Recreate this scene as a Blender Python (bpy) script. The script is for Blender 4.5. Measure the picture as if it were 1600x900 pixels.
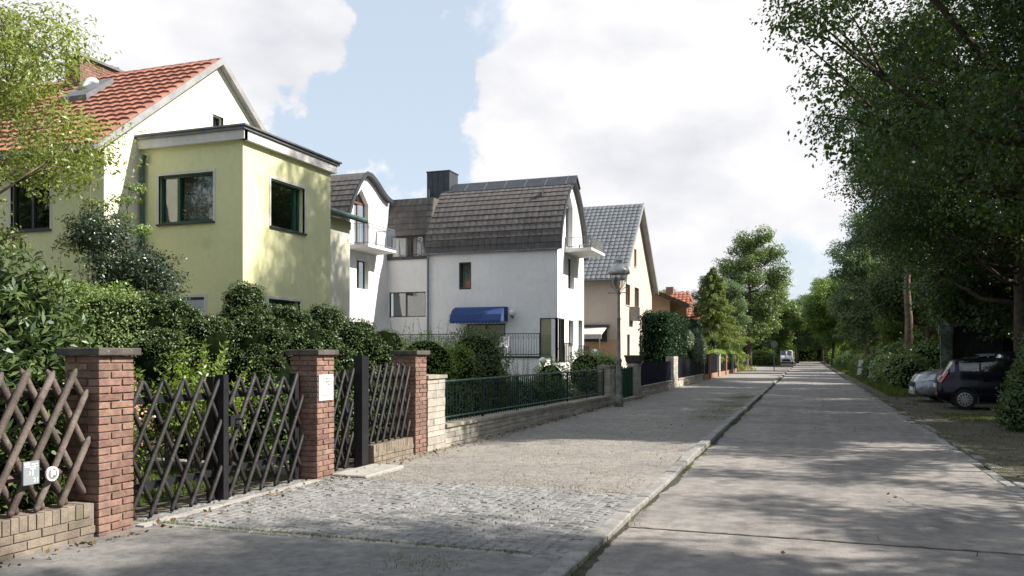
import bpy, math, random
import numpy as np
from mathutils import Vector, Matrix
from mathutils.geometry import delaunay_2d_cdt
random.seed(7); RNG = np.random.default_rng(7)
S = bpy.context.scene; COL = S.collection
for o in list(bpy.data.objects): bpy.data.objects.remove(o)
R = math.radians
# ---------------------------------------------------------------- camera, sun, sky, exposure
cam = bpy.data.cameras.new('camera'); camo = bpy.data.objects.new('camera', cam); COL.objects.link(camo)
camo.location = (0, 0, 1.6); camo.rotation_euler = (R(90), 0, math.atan(461/1300))
cam.sensor_width = 36; cam.lens = 36*1300/1600; cam.shift_y = 103/1600
cam.clip_start = .05; cam.clip_end = 3000
S.camera = camo
S.view_settings.view_transform = 'Standard'; S.view_settings.look = 'None'
S.view_settings.gamma = 1; S.view_settings.exposure = 1.2
S.cycles.max_bounces = 7; S.cycles.diffuse_bounces = 4; S.cycles.glossy_bounces = 3
S.cycles.sample_clamp_indirect = 4; S.cycles.transparent_max_bounces = 8; S.cycles.transmission_bounces = 4
SUN = Vector((.746, .17, .643)).normalized()
sl = bpy.data.lights.new('sun', 'SUN'); sl.energy = 3.9; sl.angle = R(.6); sl.color = (1, .93, .84)
so = bpy.data.objects.new('sun', sl); COL.objects.link(so)
so.rotation_euler = SUN.to_track_quat('Z', 'Y').to_euler(); so.location = (30, 10, 40)
W = bpy.data.worlds.new('World'); S.world = W; W.use_nodes = True

def raydir(px, py):                       # direction of a cloud seen in the photograph, used for the sky only
    a = math.atan(461/1300); s, c = math.sin(a), math.cos(a); u = (px-800)/1300; v = -(py-553)/1300
    return Vector((-s+c*u, c+s*u, v)).normalized()

def build_world():
    nt = W.node_tree; N = nt.nodes; L = nt.links; N.clear()
    out = N.new('ShaderNodeOutputWorld'); bg = N.new('ShaderNodeBackground'); L.new(bg.outputs[0], out.inputs[0])
    bg.inputs[1].default_value = .1
    sky = N.new('ShaderNodeTexSky'); sky.sky_type = 'NISHITA'; sky.sun_disc = False
    sky.sun_elevation = math.asin(SUN.z); sky.sun_rotation = math.atan2(SUN.x, SUN.y)
    sky.air_density = 1; sky.dust_density = 1.6; sky.ozone_density = 1.5
    tc = N.new('ShaderNodeTexCoord')
    def math_(op, a, b=None, c=None, clamp=False):
        m = N.new('ShaderNodeMath'); m.operation = op; m.use_clamp = clamp
        for i, x in enumerate((a, b, c)):
            if x is None: continue
            if isinstance(x, (int, float)): m.inputs[i].default_value = x
            else: L.new(x, m.inputs[i])
        return m.outputs[0]
    nrm = N.new('ShaderNodeVectorMath'); nrm.operation = 'NORMALIZE'; L.new(tc.outputs['Generated'], nrm.inputs[0]); d = nrm.outputs[0]
    # stretch towards the horizon so that clouds flatten there
    no = N.new('ShaderNodeTexNoise'); no.inputs['Scale'].default_value = 3.6; no.inputs['Detail'].default_value = 9; no.inputs['Roughness'].default_value = .58
    no.inputs['Distortion'].default_value = .25; L.new(d, no.inputs['Vector'])
    val = no.outputs['Fac']
    wn = N.new('ShaderNodeTexNoise'); wn.inputs['Scale'].default_value = 5.5; wn.inputs['Detail'].default_value = 7; wn.inputs['Roughness'].default_value = .6; L.new(d, wn.inputs['Vector'])
    ws = N.new('ShaderNodeVectorMath'); ws.operation = 'MULTIPLY_ADD'; L.new(wn.outputs['Color'], ws.inputs[0]); ws.inputs[1].default_value = (.34, .34, .34); ws.inputs[2].default_value = (-.17, -.17, -.17)
    wa = N.new('ShaderNodeVectorMath'); wa.operation = 'ADD'; L.new(ws.outputs[0], wa.inputs[0]); L.new(d, wa.inputs[1]); d2 = wa.outputs[0]
    def blob(px, py, r, amt):
        nonlocal val
        dd = N.new('ShaderNodeVectorMath'); dd.operation = 'DISTANCE'; L.new(d2, dd.inputs[0]); dd.inputs[1].default_value = raydir(px, py)
        mr = N.new('ShaderNodeMapRange'); mr.interpolation_type = 'SMOOTHSTEP'; mr.inputs[1].default_value = 0; mr.inputs[2].default_value = r
        mr.inputs[3].default_value = amt; mr.inputs[4].default_value = 0; L.new(dd.outputs['Value'], mr.inputs[0])
        val = math_('ADD', val, mr.outputs[0])
    for b in ((960, 120, .34, .34), (1120, 60, .28, .3), (830, 150, .14, .14), (1000, 330, .3, .16), (1150, 290, .18, .14), (1250, 60, .2, .2), (280, 40, .26, .32), (60, 60, .22, .25), (430, 130, .14, .26), (470, 40, .1, .16), (610, 295, .07, .3), (780, 250, .12, .12), (740, 60, .06, .12),
              (600, 130, .13, -.34), (540, 225, .15, -.32), (680, 230, .1, -.2), (1110, 270, .06, -.14), (1190, 210, .06, -.1), (620, 20, .1, -.25), (210, 110, .1, -.34), (690, 120, .05, -.14), (900, 190, .06, -.05)):
        blob(*b)
    cl = N.new('ShaderNodeMapRange'); cl.interpolation_type = 'SMOOTHSTEP'; cl.inputs[1].default_value = .50; cl.inputs[2].default_value = .66; L.new(val, cl.inputs[0])
    # cloud shading: soft grey bellies
    n2 = N.new('ShaderNodeTexNoise'); n2.inputs['Scale'].default_value = 5; n2.inputs['Detail'].default_value = 6; n2.inputs['Roughness'].default_value = .5
    mp = N.new('ShaderNodeMapping'); mp.inputs['Location'].default_value = (3, 1, .4); mp.inputs['Scale'].default_value = (1, 1, 1.8); L.new(d, mp.inputs[0]); L.new(mp.outputs[0], n2.inputs['Vector'])
    r2 = N.new('ShaderNodeValToRGB'); r2.color_ramp.elements[0].position = .3; r2.color_ramp.elements[0].color = (3.3, 3.38, 3.6, 1)
    r2.color_ramp.elements[1].position = .55; r2.color_ramp.elements[1].color = (4.6, 4.55, 4.62, 1); L.new(n2.outputs['Fac'], r2.inputs[0])
    pale = N.new('ShaderNodeMixRGB'); pale.inputs[0].default_value = .72; pale.inputs[2].default_value = (3.15, 3.5, 3.9, 1); L.new(sky.outputs[0], pale.inputs[1])
    mx = N.new('ShaderNodeMixRGB'); L.new(cl.outputs[0], mx.inputs[0]); L.new(pale.outputs[0], mx.inputs[1]); L.new(r2.outputs[0], mx.inputs[2])
    L.new(mx.outputs[0], bg.inputs[0])
build_world()

# ---------------------------------------------------------------- helpers
def wloc(o):
    v = Vector((0, 0, 0))
    while o: v += o.location; o = o.parent
    return v
def link(name, data, parent=None, mat=None):
    o = bpy.data.objects.new(name, data); COL.objects.link(o)
    if parent: o.parent = parent
    if mat is not None and data is not None and not data.materials: data.materials.append(mat)
    return o
def tag(o, label=None, cat=None, group=None, kind=None):
    for k, v in (('label', label), ('category', cat), ('group', group), ('kind', kind)):
        if v: o[k] = v
    return o
def thing(name, label, cat, loc=(0, 0, 0), rz=0, group=None):
    o = link(name, None); o.location = loc; o.rotation_euler = (0, 0, rz); o.empty_display_size = .2
    return tag(o, label, cat, group)
def structure(name, loc=(0, 0, 0)):
    o = link(name, None); o.location = loc; o['kind'] = 'structure'; return o
def copy_tree(o, parent=None):
    c = o.copy(); COL.objects.link(c)
    if parent: c.parent = parent
    for ch in [x for x in KIDS(o)]: copy_tree(ch, c)
    return c
def KIDS(o): return list(o.children)

class MB:
    def __init__(s): s.v = []; s.f = []
    def add(s, vs, fs):
        n = len(s.v); s.v += [tuple(v) for v in vs]; s.f += [tuple(i+n for i in f) for f in fs]; return s
    def box(s, a, b, m=None):
        x0, y0, z0 = a; x1, y1, z1 = b
        vs = [(x0,y0,z0),(x1,y0,z0),(x1,y1,z0),(x0,y1,z0),(x0,y0,z1),(x1,y0,z1),(x1,y1,z1),(x0,y1,z1)]
        if m: vs = [m(*v) if callable(m) else m @ Vector(v) for v in vs]
        return s.add(vs, [(0,3,2,1),(4,5,6,7),(0,1,5,4),(1,2,6,5),(2,3,7,6),(3,0,4,7)])
    def cyl(s, p, q, r0, r1=None, n=8, caps=True):
        p, q = Vector(p), Vector(q); r1 = r0 if r1 is None else r1
        d = (q-p).normalized(); a = d.cross(Vector((0, 0, 1)) if abs(d.z) < .9 else Vector((1, 0, 0))).normalized(); b = d.cross(a)
        vs = [c+(a*math.cos(t)+b*math.sin(t))*r for c, r in ((p, r0), (q, r1)) for t in [2*math.pi*i/n for i in range(n)]]
        fs = [(i, (i+1) % n, n+(i+1) % n, n+i) for i in range(n)]
        if caps: fs += [tuple(range(n-1, -1, -1)), tuple(range(n, 2*n))]
        return s.add(vs, fs)
    def tube(s, pts, rs, n=7):
        k = len(pts); pts = [Vector(p) for p in pts]; vs = []
        for i, p in enumerate(pts):
            d = (pts[min(i+1, k-1)]-pts[max(i-1, 0)]).normalized()
            a = d.cross(Vector((.3, 1, .1))).normalized(); b = d.cross(a)
            vs += [p+(a*math.cos(t)+b*math.sin(t))*rs[i] for t in [2*math.pi*j/n for j in range(n)]]
        fs = [(i*n+j, i*n+(j+1) % n, (i+1)*n+(j+1) % n, (i+1)*n+j) for i in range(k-1) for j in range(n)]
        return s.add(vs, fs+[tuple(range(n-1, -1, -1)), tuple(range((k-1)*n, k*n))])
    def lathe(s, c, prof, n=20):
        cx, cy, cz = c
        vs = [(cx+r*math.cos(2*math.pi*j/n), cy+r*math.sin(2*math.pi*j/n), cz+z) for r, z in prof for j in range(n)]
        k = len(prof)
        fs = [(i*n+j, i*n+(j+1) % n, (i+1)*n+(j+1) % n, (i+1)*n+j) for i in range(k-1) for j in range(n)]
        return s.add(vs, fs+[tuple(range(n-1, -1, -1)), tuple(range((k-1)*n, k*n))])
    def quad(s, *p): return s.add(p, [tuple(range(len(p)))])
    def prism(s, pts, off):                     # extrude polygon pts (3d) by vector off
        n = len(pts); o = Vector(off); vs = [Vector(p) for p in pts]+[Vector(p)+o for p in pts]
        return s.add(vs, [tuple(range(n)), tuple(range(2*n-1, n-1, -1))]+[(i, n+i, n+(i+1) % n, (i+1) % n) for i in range(n)])
    def ball(s, c, r, n=14, sz=1):
        return s.lathe(c, [(r*math.sin(math.pi*i/10)+1e-4, -r*sz*math.cos(math.pi*i/10)) for i in range(11)], n)
    def mesh(s, name, mat=None, smooth=False):
        me = bpy.data.meshes.new(name); me.from_pydata(s.v, [], s.f); me.validate()
        if smooth: me.shade_smooth()
        if mat: me.materials.append(mat)
        return me
    def build(s, name, mat, parent=None, local=False, smooth=False):
        if parent is not None and not local:
            w = wloc(parent); s.v = [(x-w.x, y-w.y, z-w.z) for x, y, z in s.v]
        return link(name, s.mesh(name, mat, smooth), parent)

def pieces(name, variants, mats, parent=None, limit=300, stuffname=None):
    """many alike pieces: the nearest become parts that share mesh data, the rest one joined part"""
    w = wloc(parent) if parent else Vector((0, 0, 0))
    ms = sorted(mats, key=lambda m: m.translation.length)
    for m in ms[:limit]:
        o = link(name, random.choice(variants), parent); mm = m.copy(); mm.translation = m.translation-w; o.matrix_local = mm
    rest = ms[limit:]
    if rest:
        src = []
        for me in variants:
            src.append((np.array([v.co[:] for v in me.vertices]), [tuple(p.vertices) for p in me.polygons]))
        V = []; F = []; n = 0
        for m in rest:
            v, f = random.choice(src); A = np.array(m.to_3x3()); t = np.array((m.translation-w)[:])
            V.append(v @ A.T+t); F += [tuple(i+n for i in q) for q in f]; n += len(v)
        me = bpy.data.meshes.new(name); me.from_pydata(np.concatenate(V).tolist(), [], F); me.materials.append(variants[0].materials[0])
        o = link(stuffname or name+'_field', me, parent); o['kind'] = 'stuff'

# ---------------------------------------------------------------- materials
def mat(name, col, rough=.8, var=.15, scale=4, bump=.0, bscale=40, metal=0, col2=None, spots=None, per=0, spec=.4, streak=0, trans=0, emit=0, stain=None):
    m = bpy.data.materials.new(name); m.use_nodes = True; nt = m.node_tree; N = nt.nodes; L = nt.links
    b = N['Principled BSDF']; b.inputs['Roughness'].default_value = rough; b.inputs['Metallic'].default_value = metal
    b.inputs['Specular IOR Level'].default_value = spec
    geo = N.new('ShaderNodeNewGeometry')
    def noise(sc, det=6, vec=None, ro=.6):
        n = N.new('ShaderNodeTexNoise'); n.inputs['Scale'].default_value = sc; n.inputs['Detail'].default_value = det; n.inputs['Roughness'].default_value = ro
        L.new(vec or geo.outputs['Position'], n.inputs['Vector']); return n.outputs['Fac']
    def mix(f, a, c, bt='MIX'):
        x = N.new('ShaderNodeMixRGB'); x.blend_type = bt
        for i, q in enumerate((f, a, c)):
            if isinstance(q, (int, float)): x.inputs[i].default_value = q
            elif isinstance(q, tuple): x.inputs[i].default_value = (*q[:3], 1)
            else: L.new(q, x.inputs[i])
        return x.outputs[0]
    def rng(v, a, c, lo=0, hi=1):
        r = N.new('ShaderNodeMapRange'); r.interpolation_type = 'SMOOTHSTEP'; L.new(v, r.inputs[0])
        for i, q in enumerate((a, c, lo, hi)): r.inputs[i+1].default_value = q
        return r.outputs[0]
    c2 = col2 or tuple(x*(1-var*1.6) for x in col)
    c = mix(rng(noise(scale), .35, .65), col, c2)
    c = mix(rng(noise(scale*9, 3), .3, .7, 0, var), c, (0, 0, 0))
    if per:
        oi = N.new('ShaderNodeObjectInfo'); ad = N.new('ShaderNodeMath'); ad.operation = 'ADD'; L.new(oi.outputs['Random'], ad.inputs[0]); L.new(geo.outputs['Random Per Island'], ad.inputs[1])
        fr = N.new('ShaderNodeMath'); fr.operation = 'FRACT'; L.new(ad.outputs[0], fr.inputs[0])
        h = N.new('ShaderNodeHueSaturation'); L.new(c, h.inputs['Color'])
        L.new(rng(fr.outputs[0], 0, 1, 1-per, 1+per), h.inputs['Value'])
        f2 = N.new('ShaderNodeMath'); f2.operation = 'MULTIPLY'; f2.inputs[1].default_value = 7.31; L.new(fr.outputs[0], f2.inputs[0])
        f3 = N.new('ShaderNodeMath'); f3.operation = 'FRACT'; L.new(f2.outputs[0], f3.inputs[0]); L.new(rng(f3.outputs[0], 0, 1, .5-per*.04, .5+per*.04), h.inputs['Hue'])
        c = h.outputs[0]
    if streak:
        mp = N.new('ShaderNodeMapping'); mp.inputs['Scale'].default_value = (3, 3, .25); L.new(geo.outputs['Position'], mp.inputs[0])
        c = mix(rng(noise(1.6, 5, mp.outputs[0]), .5, .8, 0, streak), c, tuple(x*.45 for x in col))
    if stain:                                # (colour, scale, threshold, amount)
        c = mix(rng(noise(stain[1], 8), stain[2], stain[2]+.12, 0, stain[3]), c, stain[0])
    if spots:
        c = mix(rng(noise(spots[1], 3), spots[2], spots[2]+.06, 0, spots[3]), c, spots[0])
    L.new(c, b.inputs['Base Color'])
    if bump:
        bp = N.new('ShaderNodeBump'); bp.inputs['Strength'].default_value = bump; bp.inputs['Distance'].default_value = .02
        L.new(noise(bscale, 5), bp.inputs['Height']); L.new(bp.outputs[0], b.inputs['Normal'])
    if emit: b.inputs['Emission Color'].default_value = (*col, 1); b.inputs['Emission Strength'].default_value = emit
    return m
def mat_leaf(name, a, b_, c_=None, trans=.35, gloss=.12):
    m = bpy.data.materials.new(name); m.use_nodes = True; nt = m.node_tree; N = nt.nodes; L = nt.links; N.clear()
    out = N.new('ShaderNodeOutputMaterial'); at = N.new('ShaderNodeAttribute'); at.attribute_name = 'tint'
    rp = N.new('ShaderNodeValToRGB'); rp.color_ramp.elements[0].color = (*a, 1); rp.color_ramp.elements[1].color = (*b_, 1)
    if c_: e = rp.color_ramp.elements.new(.97); e.color = (*b_, 1); rp.color_ramp.elements[-1].color = (*c_, 1)
    L.new(at.outputs['Fac'], rp.inputs[0])
    oi = N.new('ShaderNodeObjectInfo'); hs = N.new('ShaderNodeHueSaturation'); mr = N.new('ShaderNodeMapRange'); mr.inputs[3].default_value = .8; mr.inputs[4].default_value = 1.2
    L.new(oi.outputs['Random'], mr.inputs[0]); L.new(mr.outputs[0], hs.inputs['Value']); L.new(rp.outputs[0], hs.inputs['Color'])
    df = N.new('ShaderNodeBsdfDiffuse'); tr = N.new('ShaderNodeBsdfTranslucent'); gl = N.new('ShaderNodeBsdfGlossy'); gl.inputs['Roughness'].default_value = .38
    gl.inputs['Color'].default_value = (.8, .85, .9, 1)
    tcn = N.new('ShaderNodeMixRGB'); tcn.blend_type = 'MULTIPLY'; tcn.inputs[0].default_value = 1; tcn.inputs[2].default_value = (1.5, 1.6, .5, 1)
    L.new(hs.outputs[0], df.inputs[0]); L.new(hs.outputs[0], tcn.inputs[1]); L.new(tcn.outputs[0], tr.inputs[0])
    m1 = N.new('ShaderNodeMixShader'); m1.inputs[0].default_value = trans; L.new(df.outputs[0], m1.inputs[1]); L.new(tr.outputs[0], m1.inputs[2])
    fr = N.new('ShaderNodeLayerWeight'); pw = N.new('ShaderNodeMath'); pw.operation = 'POWER'; pw.inputs[1].default_value = 4; L.new(fr.outputs['Facing'], pw.inputs[0]); mu = N.new('ShaderNodeMath'); mu.operation = 'MULTIPLY_ADD'; mu.inputs[1].default_value = gloss*2.5; mu.inputs[2].default_value = gloss*.25; mu.use_clamp = True
    L.new(pw.outputs[0], mu.inputs[0])
    m2 = N.new('ShaderNodeMixShader'); L.new(mu.outputs[0], m2.inputs[0]); L.new(m1.outputs[0], m2.inputs[1]); L.new(gl.outputs[0], m2.inputs[2])
    L.new(m2.outputs[0], out.inputs[0]); return m
def mat_glass(name, tint=(.25, .3, .3), clear=.55):
    m = bpy.data.materials.new(name); m.use_nodes = True; nt = m.node_tree; N = nt.nodes; L = nt.links; N.clear()
    out = N.new('ShaderNodeOutputMaterial'); g = N.new('ShaderNodeBsdfGlossy'); g.inputs['Roughness'].default_value = .015; g.inputs[0].default_value = (.95, .97, 1, 1)
    t = N.new('ShaderNodeBsdfTransparent'); t.inputs[0].default_value = (*[clear+.3*x for x in tint], 1)
    ns = N.new('ShaderNodeTexNoise'); ns.inputs['Scale'].default_value = 1.3; bp = N.new('ShaderNodeBump'); bp.inputs['Strength'].default_value = .06; bp.inputs['Distance'].default_value = .05
    L.new(ns.outputs['Fac'], bp.inputs['Height']); L.new(bp.outputs[0], g.inputs['Normal'])
    fr = N.new('ShaderNodeLayerWeight'); pw = N.new('ShaderNodeMath'); pw.operation = 'POWER'; pw.inputs[1].default_value = 3; L.new(fr.outputs['Facing'], pw.inputs[0]); mu = N.new('ShaderNodeMath'); mu.operation = 'MULTIPLY_ADD'; mu.inputs[1].default_value = .85; mu.inputs[2].default_value = .1; L.new(pw.outputs[0], mu.inputs[0])
    mx = N.new('ShaderNodeMixShader'); L.new(mu.outputs[0], mx.inputs[0]); L.new(t.outputs[0], mx.inputs[1]); L.new(g.outputs[0], mx.inputs[2]); L.new(mx.outputs[0], out.inputs[0])
    return m
M = dict(
    road=mat('concrete_road', (.39, .355, .325), .92, .3, .6, 1, 110, col2=(.29, .275, .26), per=.05, stain=((.13, .125, .12), 2.3, .55, .6), spots=((.12, .115, .11), 48, .6, .6)),
    joint=mat('joint_dirt', (.07, .065, .05), .95, .3, 8, .5, 60, spots=((.06, .09, .02), 12, .55, .8)),
    kerb=mat('granite_kerb', (.33, .32, .3), .85, .2, 5, .4, 90, per=.14, spots=((.12, .12, .11), 40, .6, .6)),
    sand=mat('sandy_gravel', (.34, .315, .28), .95, .25, .7, .8, 110, col2=(.27, .255, .235), stain=((.15, .15, .085), 1.1, .6, .6), spots=((.17, .15, .13), 60, .62, .7)),
    asphalt=mat('old_asphalt', (.31, .3, .285), .95, .3, 1.2, .9, 130, col2=(.255, .25, .24), stain=((.16, .17, .1), 1.4, .6, .6), spots=((.34, .33, .32), 90, .66, .5)),
    bed=mat('cobble_bed', (.19, .182, .17), .95, .2, 4, .4, 80, spots=((.1, .13, .05), 6, .6, .6)),
    cobble=mat('cobble_stone', (.26, .257, .25), .92, .15, 3, .3, 140, per=.06, stain=((.25, .245, .23), 1.2, .52, .4)),
    soil=mat('woodland_soil', (.1, .085, .06), .95, .3, 1.5, .8, 30, spots=((.2, .14, .08), 28, .58, .7)),
    verge=mat('verge_dirt', (.15, .13, .105), .95, .3, 1.2, .8, 40, col2=(.085, .085, .05), spots=((.3, .27, .22), 45, .6, .6)),
    lawn=mat('lawn_base', (.07, .12, .03), .95, .3, 3, .6, 50),
    garden=mat('garden_soil', (.12, .1, .07), .95, .3, 3, .6, 50),
    slab=mat('pale_paving', (.45, .43, .39), .9, .15, 3, .3, 60, per=.06),
    brick=mat('red_brick', (.3, .185, .14), .9, .2, 14, .5, 90, col2=(.21, .12, .095), per=.2, spots=((.45, .36, .3), 30, .68, .5), stain=((.12, .1, .08), 4, .57, .5)),
    buff=mat('buff_brick', (.27, .22, .17), .9, .2, 10, .5, 80, col2=(.2, .17, .135), per=.18, stain=((.12, .12, .08), 3, .55, .6)),
    mortar=mat('mortar', (.27, .225, .19), .95, .2, 10, .4, 80, stain=((.12, .11, .09), 4, .55, .5)),
    cap=mat('dark_concrete_cap', (.125, .11, .1), .85, .25, 6, .4, 60, spots=((.3, .29, .26), 25, .66, .6)),
    limestone=mat('pale_limestone', (.5, .465, .4), .9, .16, 5, .6, 50, per=.12, stain=((.24, .215, .17), 3, .55, .7)),
    coping=mat('stone_coping', (.42, .38, .31), .9, .2, 4, .4, 60, per=.08, stain=((.2, .18, .13), 2.4, .52, .7)),
    blackwood=mat('black_stained_pole', (.045, .04, .04), .6, .35, 12, .3, 70, per=.35, spots=((.16, .14, .13), 30, .66, .6)),
    brownwood=mat('brown_weathered_pole', (.17, .135, .115), .75, .3, 7, .4, 60, per=.25, stain=((.07, .05, .04), 6, .52, .7)),
    blackmetal=mat('black_paint', (.02, .021, .024), .45, .2, 6),
    litrail=mat('sunlit_rail_green', (.05, .13, .1), .5, .25, 5), greenmetal=mat('dark_green_paint', (.015, .045, .034), .5, .25, 5, per=.2, stain=((.06, .08, .06), 5, .6, .5)),  # rail green is a lighter copy: sun on the rails put into its colour
    gatepanel=mat('green_gate_paint', (.02, .1, .045), .55, .2, 4),
    navy=mat('navy_paint', (.008, .01, .03), .7, .2, 5, spec=.08),
    yellow=mat('yellow_render', (.8, .8, .46), .92, .05, .9, .35, 120, col2=(.75, .755, .44), streak=.14, stain=((.5, .49, .27), 1.1, .56, .3)),
    cream=mat('cream_render', (.80, .78, .62), .92, .05, .8, .3, 110, streak=.12),
    white=mat('white_render', (.84, .835, .82), .9, .05, .7, .25, 100, streak=.16, stain=((.62, .61, .58), .9, .57, .35)),
    tan=mat('tan_render', (.66, .55, .45), .9, .06, .8, .3, 90, streak=.14),
    orange=mat('orange_render', (.7, .45, .27), .9, .08, 1, .3, 90, streak=.1),
    trim=mat('white_trim', (.72, .71, .68), .6, .08, 2, streak=.2),
    bargeboard=mat('grey_barge_board', (.36, .36, .36), .6, .15, 3),
    redtile=mat('red_clay_tile', (.41, .19, .13), .8, .12, 7, .3, 50, col2=(.33, .145, .1), per=.12, spots=((.18, .1, .07), 14, .6, .6)),
    browntile=mat('brown_concrete_tile', (.125, .115, .11), .85, .2, 5, .4, 60, col2=(.1, .09, .086), per=.1, spots=((.42, .4, .34), 16, .67, .7), stain=((.06, .055, .05), 1.2, .55, .5)),
    greytile=mat('grey_glazed_tile', (.17, .18, .19), .38, .12, 5, .1, 40, per=.1, spec=.6),
    orangetile=mat('orange_tile', (.44, .17, .1), .7, .2, 6, .2, 40, per=.15),
    zinc=mat('anthracite_sheet', (.06, .07, .08), .5, .15, 3, metal=.2),
    steel=mat('grey_steel', (.25, .26, .27), .45, .15, 5, metal=.5),
    gutter=mat('green_gutter', (.07, .13, .105), .5, .15, 4),
    greenframe=mat('green_window_frame', (.025, .11, .075), .4, .15, 5),
    darkframe=mat('dark_window_frame', (.045, .05, .052), .4, .15, 5),
    brownframe=mat('brown_window_frame', (.2, .1, .07), .5, .2, 6),
    glass=mat_glass('window_glass', (.3, .35, .35), .68), darkglass=mat_glass('dark_glass', (.1, .1, .1), .25),
    lace=mat('lace_curtain', (.62, .62, .58), .95, .25, 9, .3, 60, streak=.3),
    yblind=mat('yellow_blind', (.8, .8, .42), .9, .08, 3), interior=mat('unlit_room_dark', (.05, .05, .05), .95, .3, 2),  # interior: near-black colour stands in for unlit rooms behind the panes
    awning=mat('blue_awning', (.03, .07, .21), .8, .12, 5, .2, 60), lamphood=mat('pale_metal_hood', (.6, .6, .6), .4, .2, 8, metal=.2), awnwhite=mat('cream_awning', (.6, .58, .53), .8, .1, 4),
    bluegrey=mat('blue_grey_pipe', (.2, .24, .3), .5, .15, 4),
    globe=mat('opal_globe', (.85, .83, .78), .25, .02, 3),
    lamp_paint=mat('lamp_grey_paint', (.28, .28, .26), .5, .25, 6, stain=((.08, .08, .07), 8, .55, .6)),
    lampglass=mat_glass('lantern_glass', (.6, .6, .6), .6),
    sign=mat('white_sign_plate', (.8, .8, .78), .45, .04, 4), signgrey=mat('pale_grey_plate', (.27, .3, .32), .5, .05, 4), print_=mat('sign_print', (.2, .2, .22), .6, .1, 5),
    olive=mat('olive_print', (.42, .43, .25), .6, .3, 60), whiteprint=mat('white_print', (.9, .9, .9), .5, .02, 4), redprint=mat('brown_print', (.3, .13, .1), .6, .1, 5),
    bark=mat('bark', (.13, .1, .075), .95, .3, 6, .9, 25, stain=((.06, .075, .04), 2, .55, .5)),
    palebark=mat('pale_bark', (.24, .18, .13), .95, .3, 4, .9, 22, stain=((.1, .08, .06), 3, .55, .6)),
    tyre=mat('tyre_rubber', (.02, .02, .02), .85, .2, 8), rim=mat('alloy_rim', (.5, .51, .53), .3, .08, 6, metal=.7),
    carblack=mat('dark_blue_car_paint', (.004, .004, .012), .2, .05, 2, spec=.35), carsilver=mat('silver_car_paint', (.33, .36, .4), .25, .04, 2, metal=.45, spec=.6),
    carwhite=mat('white_van_paint', (.75, .76, .77), .3, .04, 2), carblue=mat('blue_car_paint', (.03, .1, .3), .25, .05, 2), plastic=mat('black_plastic', (.025, .025, .027), .6, .15, 6),
    redlens=mat('red_lens', (.5, .015, .015), .15, .05, 4, spec=.8), clearlens=mat('headlight_lens', (.6, .62, .65), .1, .1, 9, spec=.8), chrome=mat('chrome', (.6, .6, .6), .15, .02, 4, metal=.9),
    shed=mat('dark_shed_board', (.02, .022, .02), .9, .3, 4, .4, 30), greenpost=mat('mossy_green_post', (.1, .14, .1), .85, .3, 5, .4, 40, stain=((.2, .23, .19), 3, .5, .6)),
    pebble=mat('pebble', (.34, .3, .25), .85, .2, 20, per=.35), fence_dark=mat('black_fence_panel', (.014, .015, .02), .7, .25, 4, spec=.08, per=.2),
    terracotta=mat('pink_brick_pier', (.4, .22, .15), .9, .15, 8, .3, 60),
)
LF = dict(
    oak=mat_leaf('oak_leaf', (0.036, 0.066, 0.024), (0.108, 0.168, 0.048)),
    tall=mat_leaf('elm_leaf', (.07, .11, .035), (.16, .22, .07)),
    bright=mat_leaf('lime_leaf', (.085, .14, .025), (.2, .28, .055)),
    grey=mat_leaf('willow_leaf', (.065, .1, .05), (.15, .21, .1)),
    rowan=mat_leaf('rowan_leaf', (.13, .165, .045), (.29, .33, .11), (.42, .26, .1), .4),
    yew=mat_leaf('yew_leaf', (0.036, 0.066, 0.024), (0.144, 0.204, 0.066), None, .15),
    hedge=mat_leaf('hedge_leaf', (0.096, 0.150, 0.042), (0.264, 0.348, 0.120), None, .3),
    rhodo=mat_leaf('rhododendron_leaf', (0.036, 0.070, 0.022), (0.108, 0.156, 0.046), (.2, .2, .08), .15, .1),
    holly=mat_leaf('dark_shrub_leaf', (0.017, 0.036, 0.016), (0.050, 0.082, 0.029), None, .2, .2),
    fir=mat_leaf('fir_leaf', (.12, .165, .055), (.26, .31, .12), None, .25, 0),
    ivy=mat_leaf('ivy_leaf', (0.016, 0.038, 0.02), (0.042, 0.082, 0.034), None, .15, .04), ivylight=mat_leaf('silver_ivy_leaf', (.12, .17, .11), (.27, .33, .23), None, .2),
    young=mat_leaf('young_leaf', (.13, .2, .035), (.27, .36, .08), None, .4),
    grass=mat_leaf('grass_blade', (.06, .09, .022), (.16, .2, .06), (.3, .27, .13), .3, .05),
    flower=mat_leaf('pink_petal', (.45, .2, .16), (.7, .45, .38), None, .3, .05),
    litter=mat_leaf('dry_leaf', (.1, .06, .03), (.26, .18, .09), None, .1, .05),
)

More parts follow.
